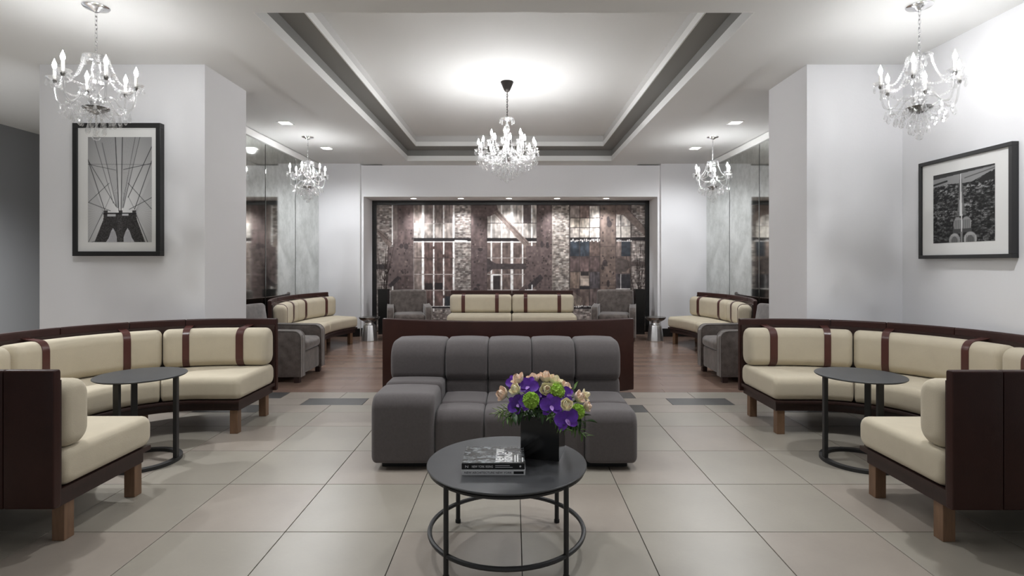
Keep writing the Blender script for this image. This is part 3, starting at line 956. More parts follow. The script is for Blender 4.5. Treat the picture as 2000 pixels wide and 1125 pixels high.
# ================================================================== ARMCHAIRS
def make_armchair():
    t = thing('armchair', 'x', 'armchair', (0, 0, 0), 0, 'taupe velour armchairs')
    hw = 0.385
    for s in (-1, 1):
        a = MB()
        y0, y1 = (hw - 0.115, hw) if s > 0 else (-hw, -hw + 0.115)
        # arm outline in xz, extruded across y, with a rounded front top corner
        out = [(-0.36, 0.07), (0.40, 0.07), (0.40, 0.50)]
        for k in range(1, 7):
            an = math.radians(90 * k / 6)
            out.append((0.31 + 0.09 * math.cos(an), 0.50 + 0.09 * math.sin(an)))
        out += [(-0.36, 0.60)]
        n = len(out)
        def ringv(y, ins):
            cxm, czm = 0.02, 0.335
            return [(cxm + (x - cxm) * (1 - ins / 0.38), y, czm + (z - czm) * (1 - ins / 0.265)) for x, z in out]
        vs = ringv(y0, 0.012) + ringv(y0 + 0.012, 0) + ringv(y1 - 0.012, 0) + ringv(y1, 0.012)
        fs = [tuple(range(n)), tuple(reversed(range(3 * n, 4 * n)))]
        for r in range(3):
            for k in range(n):
                fs.append((r * n + k, r * n + (k + 1) % n, (r + 1) * n + (k + 1) % n, (r + 1) * n + k))
        arm = a.add(vs, fs).build('arm', 'velour', t, angle=50)
        for yy in (y0 + 0.006, y1 - 0.006):
            pts = [(x + (0.002 if x > 0 else 0), yy, z + 0.002) for x, z in out[1:]]
            MB().tube(pts, 0.006, 6).build('piping', 'velpipe', arm)
    MB().rbox(-0.34, 0.375, -0.272, 0.272, 0.08, 0.335, 0.025, 3).build('seat_base', 'velour', t)
    MB().rbox(-0.22, 0.395, -0.268, 0.268, 0.335, 0.465, 0.05, 5, 0.012).build('seat_cushion', 'velour', t, angle=70)
    T = Matrix.Translation((-0.30, 0, 0.08)) @ Matrix.Rotation(math.radians(-8), 4, 'Y')
    MB().rbox(-0.09, 0.09, -0.33, 0.33, 0.0, 0.78, 0.045, 5, 0.012, T).build('backrest', 'velour', t, angle=70)
    for x in (-0.30, 0.34):
        for yy in (-0.33, 0.33):
            MB().bbox(x - 0.03, x + 0.03, yy - 0.03, yy + 0.03, 0, 0.075, 0.004).build('leg', 'basewood', t, smooth=False)
    return t
chair = make_armchair()
spots = [(-2.80, 6.60, 0.0, 'taupe velour armchair facing right, behind the left horseshoe bench'),
         (2.74, 6.60, PI, 'taupe velour armchair facing left, behind the right horseshoe bench'),
         (-1.89, 9.95, -PI / 2 + 0.22, 'taupe velour armchair left of the straight bench, before the mural'),
         (1.82, 9.95, -PI / 2 - 0.22, 'taupe velour armchair right of the straight bench, before the mural')]
for i, (x, yy, rz, lb) in enumerate(spots):
    o = chair if i == 0 else copy_tree(chair)
    o.location = (x, yy, 0); o.rotation_euler = (0, 0, rz); o['label'] = lb

# ================================================================== METAL DRUM STOOLS
def stool(loc, label):
    t = thing('drum_stool', label, 'stool', loc, 0, 'silver waisted drum stools')
    n = 16
    MB().lathe([(0.0001, 0), (0.140, 0), (0.143, 0.01), (0.112, 0.255), (0.104, 0.278), (0.080, 0.292), (0.0001, 0.292)], n).build('body', 'brushed', t, angle=20)
    MB().lathe([(0.078, 0.290), (0.070, 0.312), (0.080, 0.336)], n).build('waist', 'brushed', t)
    MB().lathe([(0.0001, 0.334), (0.082, 0.334), (0.150, 0.368), (0.178, 0.398), (0.182, 0.415), (0.176, 0.42), (0.0001, 0.416)], 32).build('dish_top', 'chromedark', t)
stool((-2.53, 9.66, 0), 'silver drum stool with dished top at the left niche corner')
stool((2.49, 9.66, 0), 'silver drum stool with dished top at the right niche corner')

# ================================================================== FLOOR VASES WITH TWIGS
def floor_vase(loc, label, mirror, tlabel):
    t = thing('floor_vase', label, 'vase', loc, 0, 'tall black floor vases')
    def sq(h, z): return [(-h, -h, z), (h, -h, z), (h, h, z), (-h, h, z)]
    vs = sq(0.085, 0) + sq(0.092, 0.86) + sq(0.080, 0.86) + sq(0.074, 0.05)
    fs = [(3, 2, 1, 0)]
    for r in range(3):
        for k in range(4): fs.append((r * 4 + k, r * 4 + (k + 1) % 4, (r + 1) * 4 + (k + 1) % 4, (r + 1) * 4 + k))
    fs.append((12, 13, 14, 15))
    MB().add(vs, fs).build('body', 'floorvase', t, smooth=False)
    MB().box(-0.088, 0.088, -0.088, 0.088, 0.0, 0.02).build('foot', 'rubber', t, smooth=False)
    b = thing('twig_bundle', tlabel, 'branches', (loc[0], loc[1], 0.06), 0, 'bare twigs in the floor vases')
    rnd = random.Random(5 if mirror > 0 else 9)
    for k in range(9):
        a = rnd.uniform(-0.5, 0.5) + (0.1 * mirror)
        h = rnd.uniform(1.2, 1.85)
        lean = rnd.uniform(-0.13, 0.13) if k else 0.24 * mirror
        yl = rnd.uniform(-0.16, 0.05)
        pts = []
        for j in range(7):
            f = j / 6
            pts.append((rnd.uniform(-0.012, 0.012) + lean * f ** 1.6 + 0.03 * (k % 3 - 1), yl * f ** 1.5 + rnd.uniform(-0.01, 0.01), h * f))
        MB().tube(pts, [0.008 - 0.0055 * j / 6 for j in range(7)], 5).build('twig', 'twig', b)
        p = Vector(pts[4])
        for s in (-1, 1):
            qd = p + Vector((s * rnd.uniform(0.03, 0.08), rnd.uniform(-0.05, 0.02), rnd.uniform(0.12, 0.28)))
            MB().tube([p, (p + qd) / 2 + Vector((s * 0.012, 0, 0)), qd], [0.004, 0.003, 0.002], 5).build('twig', 'twig', b)
floor_vase((-2.50, 10.60, 0), 'tall square black floor vase in the left corner of the niche', 1, 'bare dark twigs standing in the left floor vase')
floor_vase((2.42, 10.60, 0), 'tall square black floor vase in the right corner of the niche', -1, 'bare dark twigs standing in the right floor vase')

# ================================================================== FRAMED PICTURES
def paint_bridge():
    c = Canvas(540, 890, 170, 280, (168, 168, 172))
    g = np.clip((c.Y / 890), 0, 1)
    rad = np.hypot((c.X - 270) / 420, (c.Y - 620) / 700)
    c.a = (244 - 88 * np.clip(rad, 0, 1.2))[..., None] * np.ones(3)
    k = (48, 48, 50)
    # fans of suspenders
    for i in range(13):
        f = i / 12
        c.line(100 + 135 * f, 0, 245 + 12 * f, 600, 1.6, (88, 88, 92), 0.42)
        c.line(440 - 140 * f, 0, 302 - 14 * f, 600, 1.6, (88, 88, 92), 0.42)
    for i in range(22):
        f = i / 21
        c.line(0, 330 + 520 * f, 140, 640, 1.4, (120, 120, 124), 0.45)
        c.line(540, 330 + 520 * f, 395, 640, 1.4, (120, 120, 124), 0.45)
    c.line(232, 0, 262, 625, 6, k); c.line(292, 0, 280, 625, 6, k)
    for a in ((50, 0, 215, 560, 3), (0, 190, 140, 615, 5), (0, 195, 240, 590, 4), (120, 50, 240, 590, 3), (440, 0, 300, 590, 3), (540, 80, 340, 510, 5), (540, 200, 395, 610, 5), (400, 0, 300, 540, 2.5),
              (0, 230, 235, 280, 3), (0, 230, 540, 232, 1.6), (300, 275, 540, 222, 4), (5, 552, 180, 390, 3.4), (5, 552, 190, 625, 4), (340, 390, 540, 610, 4), (540, 512, 350, 612, 4), (190, 500, 130, 640, 2), (340, 500, 400, 620, 2),
              (125, 640, 5, 888, 3.4), (410, 660, 505, 888, 5), (60, 880, 30, 890, 3)):
        c.line(*a[:4], a[4], k)
    # tower with two pointed arches
    c.poly([(135, 640), (405, 640), (415, 700), (485, 890), (55, 890), (130, 700)], (62, 60, 60))
    sj, si = c.sub(40, 640, 490, 889)
    for xx, hw2 in ((212, 62), (336, 62)):
        c.poly([(xx, 770), (xx + 18, 800), (xx + 34, 850), (xx + 60 if xx > 300 else xx + 34, 890), (xx - 60 if xx < 300 else xx - 34, 890), (xx - 34, 850), (xx - 18, 800)], (192, 192, 196))
        for i in range(5):
            c.line(xx - 30 + i * 14, 890, xx - 12 + i * 6, 800, 1.4, (110, 110, 114), 0.6)
    c.poly([(252, 640), (290, 640), (300, 890), (245, 890)], (78, 76, 76), 0.7)
    c.rect(130, 642, 410, 656, (44, 43, 44)); c.rect(165, 652, 235, 672, (200, 200, 202)); c.rect(288, 650, 345, 664, (205, 205, 208))
    for xx in (135, 260, 375): c.rect(xx, 622, xx + 32, 644, (70, 68, 68))
    nz = vnoise(c.ny, c.nx, 150, 100)
    tower = (c.a.mean(axis=2) < 90) & (c.Y > 640) & (c.X > 50) & (c.X < 490)
    c.a[tower] *= (0.7 + 0.65 * nz)[tower][:, None]
    return c

def paint_city():
    c = Canvas(460, 600, 150, 196, (70, 70, 70))
    n = vnoise(c.ny, c.nx, 46, 22) * 0.6 + vnoise(c.ny, c.nx, 90, 60) * 0.4
    n2 = vnoise(c.ny, c.nx, 12, 5)
    c.a = (20 + 175 * np.clip((n - 0.38) * 2.0, 0, 1) * (0.35 + 0.8 * n2))[..., None] * np.ones(3)
    rnd = random.Random(3)
    for _ in range(260):
        x, y = rnd.uniform(0, 460), rnd.uniform(120, 600)
        s = 0.35 + (y / 600)
        c.rect(x, y, x + rnd.uniform(6, 20) * s, y + rnd.uniform(4, 16) * s, (rnd.choice((30, 55, 150, 190, 110)),) * 3, 0.55)
    c.a[c.Y > 440] *= 0.72
    # water and horizon
    c.poly([(0, 0), (460, 0), (460, 40), (300, 110), (230, 110), (100, 95), (0, 110)], (150, 150, 150))
    c.poly([(0, 0), (460, 0), (460, 14), (0, 40)], (60, 60, 60)); c.line(0, 88, 110, 70, 16, (48, 48, 48)); c.line(250, 70, 460, 30, 8, (90, 90, 90))
    c.poly([(330, 110), (400, 70), (460, 50), (460, 110), (380, 130)], (40, 40, 40))
    # slender stepped spire with arched crown
    L_, D_ = (178, 178, 178), (104, 104, 104)
    c.poly([(212, 30), (226, 30), (236, 200), (245, 345), (196, 345), (204, 200)], D_); c.poly([(216, 30), (223, 30), (228, 345), (212, 345)], (208, 208, 208))
    c.poly([(206, 230), (240, 230), (262, 380), (190, 380)], (120, 120, 120), 0.7); c.poly([(214, 200), (226, 200), (232, 380), (210, 380)], (216, 216, 216))
    for cxx, cy, rx, ry in ((198, 450, 34, 62), (262, 450, 36, 62)):
        c.ell(cxx, cy, rx, ry, (150, 150, 150)); 
        for k in range(4): c.line(cxx - 20 + k * 13, cy - 34, cxx - 22 + k * 14, cy + 50, 5, (70, 70, 70), 0.8)
    c.rect(160, 488, 300, 520, (70, 70, 70))
    for cxx, cy, rx, ry in ((172, 580, 42, 58), (290, 578, 48, 62)):
        c.ell(cxx, cy, rx, ry, (170, 170, 170)); c.ell(cxx, cy + 10, rx * 0.6, ry * 0.7, (104, 104, 104))
        for k in range(5): c.line(cxx - 26 + k * 13, 545, cxx - 30 + k * 15, 600, 4, (84, 84, 84), 0.8)
    c.line(226, 380, 226, 530, 9, (214, 214, 214)); c.line(226, 520, 226, 600, 16, (130, 130, 130))
    return c

def framed(name, label, loc, rz, w, h, fw, depth, cv, iw, ih, iz=0.0, ix=0.0):
    """hangs facing local -y; loc is the middle of its back"""
    t = thing(name, label, 'picture', loc, rz, 'framed black and white photographs')
    for x0, x1, z0, z1 in ((-w / 2, w / 2, h / 2 - fw, h / 2), (-w / 2, w / 2, -h / 2, -h / 2 + fw), (-w / 2, -w / 2 + fw, -h / 2 + fw, h / 2 - fw), (w / 2 - fw, w / 2, -h / 2 + fw, h / 2 - fw)):
        MB().bbox(x0, x1, -depth, 0, z0, z1, 0.002).build('frame_rail', 'blackframe', t, smooth=False)
    MB().box(-w / 2 + fw, w / 2 - fw, -depth + 0.016, -depth + 0.024, -h / 2 + fw, h / 2 - fw).build('mount', 'mount', t, smooth=False)
    print_mesh('photograph', cv, iw, ih, 'print', t, (ix, -depth + 0.0145, iz), (0, 0, 0))
    return t
YP = 5.05
pxm = YP / F
framed('framed_photograph', 'black-framed photograph of a bridge tower and cables on the left column', ((227 - VX) * pxm, 5.109, CH + (VY - 370) * pxm), 0,
       172 * pxm, 260 * pxm, 0.042, 0.06, paint_bridge(), 125 * pxm, 206 * pxm, 0.0, 5 * pxm)
framed('framed_photograph', 'black-framed aerial photograph of a city spire on the right wall', (XW - 0.001, 4.385, 1.815), -PI / 2,
       0.91, 0.835, 0.03, 0.05, paint_city(), 0.60, 0.575, 0.0, 0.0)

# ================================================================== CHANDELIERS
def bead_strand(pts, r, spacing):
    """beads strung along a polyline"""
    mb = MB()
    P_ = [Vector(p) for p in pts]
    d = 0.0
    acc = 0.0
    for a, b in zip(P_[:-1], P_[1:]):
        L = (b - a).length
        while acc < L:
            c = a + (b - a) * (acc / L)
            mb.lathe([(0.0001, -r), (r * 0.75, -r * 0.6), (r, 0), (r * 0.75, r * 0.6), (0.0001, r)], 6, Matrix.Translation(c))
            acc += spacing
        acc -= L
    return mb

def catenary(a, b, sag, n=10):
    a, b = Vector(a), Vector(b)
    return [a + (b - a) * (k / n) - Vector((0, 0, sag * 4 * (k / n) * (1 - k / n))) for k in range(n + 1)]

def drop_mesh(h, r):
    """faceted almond crystal hanging from its top point"""
    me = MB().lathe([(0.0008, 0), (r * 0.35, -h * 0.12), (r * 0.3, -h * 0.2), (r * 0.8, -h * 0.5), (r, -h * 0.68), (r * 0.7, -h * 0.88), (0.0008, -h)], 6).mesh('crystal_drop', False)
    me.materials.append(M['crystal'])
    return me

def make_chandelier(label, loc, P, group='crystal chandeliers'):
    t = thing('chandelier', label, 'chandelier', loc, 0, group)
    if P['bell']:
        MB().lathe([(0.075, 0), (0.078, -0.008), (0.060, -0.05), (0.040, -0.095), (0.028, -0.115), (0.010, -0.125), (0.0001, -0.126)], 24).build('canopy', 'darkbronze', t)
        z0, cm = -0.12, 'darkbronze'
    else:
        MB().lathe([(0.085, 0), (0.085, -0.006), (0.078, -0.014), (0.045, -0.022), (0.026, -0.036), (0.010, -0.044), (0.0001, -0.045)], 28).build('canopy', 'chrome', t)
        z0, cm = -0.042, 'chrome'
    zc = P['crown']
    ch = MB()
    nl = max(4, int((z0 - zc) / 0.030))
    st = (z0 - zc) / nl
    for k in range(nl):
        zz = z0 - st * (k + 0.5)
        pts = []
        for j in range(10):
            a = 2 * PI * j / 10
            u, v = 0.0085 * math.cos(a), st * 0.68 * math.sin(a)
            pts.append((u, 0, zz + v) if k % 2 else (0, u, zz + v))
        ch.tube(pts, 0.0026, 5, closed=True)
    ch.tube([(0.004, 0.004, z0), (0.004, 0.004, zc)], 0.0022, 5)
    ch.build('chain', cm, t)
    cr = P['crown_r']
    crown = MB().lathe([(0.012, zc + 0.012), (cr * 0.5, zc + 0.006), (cr, zc + 0.016), (cr * 1.03, zc + 0.006), (cr * 0.55, zc - 0.008), (0.014, zc - 0.012)], 16, closed=True).build('crown_dish', 'crystalarm', t, angle=20)
    zb = P['hub']
    H = zc - zb
    prof = [(0.010, zc), (0.012, zc - 0.10 * H), (0.026, zc - 0.16 * H), (0.030, zc - 0.24 * H), (0.018, zc - 0.32 * H), (0.022, zc - 0.38 * H), (0.046, zc - 0.46 * H), (0.050, zc - 0.53 * H), (0.026, zc - 0.62 * H),
            (0.020, zc - 0.70 * H), (0.046, zc - 0.80 * H), (0.052, zc - 0.88 * H), (0.028, zc - 0.96 * H), (0.018, zb)]
    MB().lathe([(r * P['stem'], z) for r, z in prof], 14).build('stem', 'crystalarm', t, angle=25)
    MB().lathe([(0.0001, zb + 0.02), (0.05, zb + 0.016), (P['bowl'], zb + 0.006), (P['bowl'] * 0.95, zb - 0.006), (0.04, zb - 0.024), (0.014, zb - 0.04), (0.0001, zb - 0.042)], 18).build('hub_bowl', 'chromedark', t, angle=25)
    # arms
    small = drop_mesh(0.052, 0.011)
    big = drop_mesh(0.075, 0.016)
    arm_mesh = {}
    cups = []
    for n, R, zcup, off in P['tiers']:
        zs = zb + 0.03
        pts = []
        ctrl = [(0.02, zs), (R * 0.22, zs + 0.055), (R * 0.42, zs + 0.050), (R * 0.60, zs - 0.005), (R * 0.78, zs - 0.028), (R * 0.93, zs + 0.005), (R, zcup - 0.03), (R, zcup)]
        for k in range(len(ctrl) - 1):
            for j in range(4):
                f = j / 4
                p0 = ctrl[max(k - 1, 0)]; p1 = ctrl[k]; p2 = ctrl[k + 1]; p3 = ctrl[min(k + 2, len(ctrl) - 1)]
                pts.append(tuple(0.5 * ((2 * p1[i]) + (-p0[i] + p2[i]) * f + (2 * p0[i] - 5 * p1[i] + 4 * p2[i] - p3[i]) * f * f + (-p0[i] + 3 * p1[i] - 3 * p2[i] + p3[i]) * f ** 3) for i in range(2)))
        pts.append(ctrl[-1])
        am = MB().tube([(r, 0, z) for r, z in pts], 0.0075, 7).mesh('arm'); am.materials.append(M['crystalarm' if not P['bell'] else 'crystalarm'])
        C = Matrix.Translation((R, 0, zcup))
        bo = MB().lathe([(0.008, 0.002), (0.030, 0.004), (0.050, 0.018), (0.053, 0.014), (0.034, -0.004), (0.010, -0.008)], 12, C, closed=True).mesh('drip_dish', True, 20); bo.materials.append(M['crystalarm'])
        cu = MB().lathe([(0.0001, -0.026), (0.010, -0.024), (0.015, -0.008), (0.010, 0.0), (0.0001, 0.0)], 10, C).mesh('cup'); cu.materials.append(M['chromedark'])
        ca = MB().lathe([(0.0001, 0.0), (0.0105, 0.002), (0.0105, P['candle']), (0.0001, P['candle'])], 10, C).mesh('candle_sleeve'); ca.materials.append(M[P['sleeve']])
        zc1 = P['candle']
        bu = MB().lathe([(0.0001, zc1), (0.007, zc1 + 0.003), (0.013, zc1 + 0.018), (0.0145, zc1 + 0.030), (0.010, zc1 + 0.048), (0.004, zc1 + 0.062), (0.0006, zc1 + 0.074)], 7, C).mesh('bulb'); bu.materials.append(M['bulbbig' if P['bell'] else 'bulb'])
        for i in range(n):
            a = 2 * PI * i / n + off
            arm = link('arm', am, t, None, (0, 0, a))
            for nm, me in (('drip_dish', bo), ('cup', cu), ('candle_sleeve', ca), ('bulb', bu)):
                link(nm, me, arm)
            cups.append((R, zcup, a))
            for j in range(5):
                b = 2 * PI * j / 5 + 0.3
                link('crystal_drop', small, arm, (R + 0.045 * math.cos(b), 0.045 * math.sin(b), zcup + 0.004))
    # bead strands from the crown to the arms and between arms
    n, R, zcup, off = P['tiers'][0]
    sd = bead_strand(catenary((cr * 0.95, 0, zc + 0.004), (R - 0.04, 0, zcup + 0.006), P['sag']), 0.0075, 0.0165).mesh('bead_strand'); sd.materials.append(M['crystal'])
    a1 = 2 * PI / n
    sw = bead_strand(catenary((R, 0, zcup - 0.01), (R * math.cos(a1), R * math.sin(a1), zcup - 0.01), 0.06), 0.0075, 0.0165).mesh('bead_strand'); sw.materials.append(M['crystal'])
    for i in range(n):
        a = a1 * i + off
        if P['crown_strands'] and i % P['crown_strands'] == 0:
            link('bead_strand', sd, t, None, (0, 0, a))
        link('bead_strand', sw, t, None, (0, 0, a))
    # rings of drops under the arms, with short bead strings
    for n2, r2, z2, sz, o2 in P['drops']:
        me = big if sz else small
        for i in range(n2):
            a = 2 * PI * i / n2 + o2
            link('crystal_drop', me, t, (r2 * math.cos(a), r2 * math.sin(a), z2))
        s2 = bead_strand([(0.04, 0, zb - 0.015), (r2 * 0.6, 0, (zb + z2) / 2 - 0.012), (r2, 0, z2)], 0.006, 0.0135).mesh('bead_strand'); s2.materials.append(M['crystal'])
        for i in range(n2):
            link('bead_strand', s2, t, None, (0, 0, 2 * PI * i / n2 + o2))
    ze = P['end']
    bead_strand([(0, 0, zb - 0.04), (0, 0, ze + 0.04)], 0.009, 0.019).build('bead_strand', 'crystal', t)
    MB().lathe([(0.0001, ze + 0.044), (0.012, ze + 0.040), (0.022, ze + 0.030), (0.026, ze + 0.018), (0.018, ze + 0.006), (0.0001, ze)], 8).build('crystal_ball', 'crystal', t, smooth=False)
    # crown drops
    for i in range(8):
        a = 2 * PI * i / 8
        link('crystal_drop', small, t, (cr * math.cos(a), cr * math.sin(a), zc + 0.006))
    return t

SMALL = dict(bell=False, crown=-0.375, crown_r=0.080, hub=-0.735, stem=1.0, bowl=0.085, candle=0.075, sleeve='candle', sag=0.075, crown_strands=1, end=-0.965,
             tiers=[(6, 0.245, -0.555, 0.35)],
             drops=[(12, 0.200, -0.735, 1, 0.1), (12, 0.145, -0.775, 1, 0.3), (10, 0.10, -0.81, 0, 0.0), (6, 0.055, -0.85, 1, 0.2)])
BIG = dict(bell=True, crown=-0.46, crown_r=0.085, hub=-0.93, stem=1.1, bowl=0.07, candle=0.075, sleeve='candledark', sag=0.06, crown_strands=0, end=-1.225,
           tiers=[(12, 0.345, -0.845, 0.12), (6, 0.20, -0.74, 0.4)],
           drops=[(18, 0.36, -0.93, 1, 0.0), (18, 0.30, -0.97, 1, 0.15), (16, 0.24, -1.00, 1, 0.0), (12, 0.18, -1.04, 1, 0.1), (9, 0.12, -1.07, 1, 0.2), (6, 0.07, -1.12, 1, 0.0)])
ch0 = make_chandelier('six-arm crystal chandelier hanging before the left framed photograph', (-3.0, 3.956, ZL), SMALL)
c1 = copy_tree(ch0); c1.location = (2.905, 3.94, ZL); c1.rotation_euler = (0, 0, 0.45); c1['label'] = 'six-arm crystal chandelier near the framed photograph on the right wall'
c2 = copy_tree(ch0); c2.location = (-3.005, 8.04, ZL); c2.rotation_euler = (0, 0, 0.2); c2['label'] = 'six-arm crystal chandelier beside the left mirrored wall'
c3 = copy_tree(ch0); c3.location = (2.91, 8.04, ZL); c3.rotation_euler = (0, 0, 0.75); c3['label'] = 'six-arm crystal chandelier beside the right mirrored wall'
make_chandelier('large two-tier crystal chandelier hung from the coffered ceiling', (-0.078, 6.65, Z2), BIG)

# ================================================================== BOOKS
bk_y0, bk_y1 = 2.455, 2.68
bx0, bx1 = (902 - VX) * 2.455 / F, (1026 - VX) * 2.455 / F
def book(name, label, z0, z1, x0, x1, cover, spine, yoff):
    w, d, h = x1 - x0, bk_y1 - bk_y0, z1 - z0
    t = thing(name, label, 'book', (x0, bk_y0 + yoff, z0), 0, 'books on the coffee table')
    MB().box(0.002, w - 0.003, 0.004, d - 0.004, 0.0025, h - 0.0025).build('pages', 'paper', t, smooth=False)
    MB().bbox(0, w, 0, d, 0, 0.0025, 0.0006).build('back_cover', cover, t, smooth=False)
    MB().bbox(0, w, 0, d, h - 0.0025, h, 0.0006).build('front_cover', cover, t, smooth=False)
    MB().bbox(0, w, -0.003, 0.0015, 0, h, 0.0006).build('spine', spine, t, smooth=False)
    return t, w, d, h
RS = Matrix.Rotation(PI / 2, 4, 'X')      # text standing upright, facing -y
b1, w1, d1, h1 = book('book', 'silver-grey art book lying under the photo-covered book', TH, TH + 0.0245, bx0, bx1, 'bookgrey', 'bookgrey', 0.0)
text_mesh('spine_title', 'NEW ARCHITECTURE NEW YORK', 0.0125, 'inkgrey', b1, Matrix.Translation((0.012, -0.0036, 0.0075)) @ RS, 0.212)
MB().box(0.231, 0.276, -0.0037, -0.003, 0.006, 0.0175).build('spine_mark', 'inkblack', b1, smooth=False)
b2, w2, d2, h2 = book('book', 'book with a black and white photo cover, on top of the silver-grey book', TH + 0.025, TH + 0.0525, bx0 - 0.001, bx1 - 0.002, 'inkblack', 'inkblack', 0.002)
text_mesh('spine_title', 'NEW YORK RISING', 0.0150, 'inkwhite', b2, Matrix.Translation((0.046, -0.0036, 0.008)) @ RS, 0.094)
text_mesh('spine_mark', 'N', 0.0150, 'bookgrey', b2, Matrix.Translation((0.016, -0.0036, 0.008)) @ RS, 0.014)
for k, (a, b, z) in enumerate(((0.150, 0.215, 0.0165), (0.150, 0.228, 0.009))):
    MB().box(a, b, -0.0036, -0.003, z, z + 0.0022).build('spine_line', 'bookgrey', b2, smooth=False)
MB().lathe([(0.0001, 0), (0.0045, 0), (0.0045, 0.0006), (0.0001, 0.0006)], 12, Matrix.Translation((0.262, -0.003, 0.014)) @ RS).build('spine_mark', 'bookgrey', b2)
def paint_cover():
    c = Canvas(290, 226, 150, 118, (90, 94, 96))
    n = vnoise(c.ny, c.nx, 26, 12) * 0.55 + vnoise(c.ny, c.nx, 50, 34) * 0.45
    k = np.clip((n - 0.3) * 2.4, 0, 1)
    c.a = (14 + 125 * k)[..., None] * np.array((0.96, 1.0, 1.02))
    rnd = random.Random(8)
    for _ in range(60):
        x, y = rnd.uniform(0, 290), rnd.uniform(0, 226)
        c.line(x, y, x + rnd.uniform(-30, 30), y + rnd.uniform(-18, 18), 2, (rnd.choice((14, 20, 130, 160)),) * 3, 0.5)
    return c
print_mesh('cover_photo', paint_cover(), w2 - 0.004, d2 - 0.004, 'printgloss', b2, (w2 / 2, d2 / 2, h2 + 0.0006), (-PI / 2, 0, 0))
RV = Matrix.Rotation(PI / 2, 4, 'Z')       # reads from the spine upwards
def cover_text(s, x, y, size, width):
    T = Matrix.Translation((x, y, h2 + 0.0011)) @ RV
    return text_mesh('cover_title', s, size, 'inkwhite', b2, T, width, 0.035)
cover_text('NEW YORK', 0.186, 0.014, 0.050, 0.175)
cover_text('RISING', 0.225, 0.014, 0.050, 0.120)
for x, ln in ((0.236, 0.085), (0.248, 0.100), (0.270, 0.055)):
    MB().box(x, x + 0.005, 0.014, 0.014 + ln, h2 + 0.0006, h2 + 0.0012).build('cover_line', 'inkwhite', b2, smooth=False)

# ================================================================== FLOWERS IN A BLACK VASE
vx, vy = (1062 - VX) * 2.70 / F, 2.735
vase = thing('cube_vase', 'square black glass vase of flowers on the coffee table', 'vase', (vx, vy, TH), math.radians(-14))
vh, vw = 0.205, 0.094
def sqv(h, z): return [(-h, -h, z), (h, -h, z), (h, h, z), (-h, h, z)]
vs = sqv(vw, 0) + sqv(vw, vh) + sqv(vw - 0.006, vh) + sqv(vw - 0.006, 0.015)
fs = [(3, 2, 1, 0)]
for r in range(3):
    for k in range(4): fs.append((r * 4 + k, r * 4 + (k + 1) % 4, (r + 1) * 4 + (k + 1) % 4, (r + 1) * 4 + k))
fs.append((12, 13, 14, 15))
MB().add(vs, fs).build('body', 'vase', vase, smooth=False)
MB().box(-vw + 0.008, vw - 0.008, -vw + 0.008, vw - 0.008, vh - 0.05, vh - 0.02).build('flower_foam', 'leafdark', vase, smooth=False)

def petal_mesh(name, L, W, curl, cup, m, nu=8, nv=4, tip=0.75, th=0.0014, power=0.62):
    """petal from the origin along +x, face up (+z); curl lifts the tip, cup lifts the edges; closed thin shell"""
    top, bot = [], []
    for i in range(nu + 1):
        u = i / nu
        wd = W * (max(0.0, math.sin(PI * min(1, u ** tip))) ** power * 0.93 + 0.07 * (1 - u))
        for j in range(nv + 1):
            v = (j / nv) * 2 - 1
            z = curl * L * u * u + cup * W * v * v * math.sin(PI * u * 0.9)
            top.append((L * u, wd * v * 0.5, z + th)); bot.append((L * u, wd * v * 0.5, z))
    n = len(top)
    fs = []
    W1 = nv + 1
    for i in range(nu):
        for j in range(nv):
            a = i * W1 + j
            fs.append((a, a + W1, a + W1 + 1, a + 1)); fs.append((n + a, n + a + 1, n + a + W1 + 1, n + a + W1))
    edge = [j for j in range(W1)] + [i * W1 + nv for i in range(1, nu + 1)] + [nu * W1 + j for j in reversed(range(nv))] + [i * W1 for i in reversed(range(1, nu))]
    for a, b in zip(edge, edge[1:] + edge[:1]):
        fs.append((a, b, n + b, n + a))
    me = MB().add(top + bot, fs).mesh(name, True, 60)
    me.materials.append(M[m])
    return me
PM = {
    'orchid_side': petal_mesh('petal', 0.050, 0.058, 0.12, 0.10, 'purple', 9, 6, 0.9, 0.0014, 0.5),
    'orchid_sepal': petal_mesh('petal', 0.050, 0.036, 0.06, 0.12, 'purplemid', 9, 4, 0.9, 0.0014, 0.55),
    'orchid_lip': petal_mesh('lip', 0.024, 0.016, 0.9, 0.5, 'purplelip'),
    'peach_out': petal_mesh('petal', 0.040, 0.046, 0.55, 0.25, 'peach'),
    'peach_in': petal_mesh('petal', 0.032, 0.040, 0.95, 0.40, 'peach'),
    'cream_in': petal_mesh('petal', 0.032, 0.040, 0.95, 0.40, 'creamp'),
    'cream_out': petal_mesh('petal', 0.040, 0.046, 0.55, 0.25, 'creamp'),
    'floret': petal_mesh('floret', 0.015, 0.014, 0.5, 0.3, 'lime', 3, 2),
    'leaf': petal_mesh('leaf', 0.060, 0.020, -0.25, 0.3, 'leaf', 5, 2, 0.75, 0.001, 1.0),
    'leafdark': petal_mesh('leaf', 0.075, 0.030, -0.3, 0.3, 'leafdark', 5, 2, 0.75, 0.001, 1.0),
    'needle': petal_mesh('leaf', 0.034, 0.007, -0.2, 0.2, 'leaf', 4, 2, 0.75, 0.001, 1.0),
    'needlepale': petal_mesh('leaf', 0.034, 0.008, -0.2, 0.2, 'leafpale', 4, 2, 0.75, 0.001, 1.0),
}
NECK = Vector((vx, vy, TH + vh - 0.035))
def fpos(px, py, Y):
    return Vector(((px - VX) * Y / F, Y, CH - (py - VY) * Y / F))
def facing(pos, toward=None):
    d = toward if toward is not None else (pos - (NECK + Vector((0, 0.02, 0.02))))
    d = d.normalized()
    return d.to_track_quat('Z', 'Y')
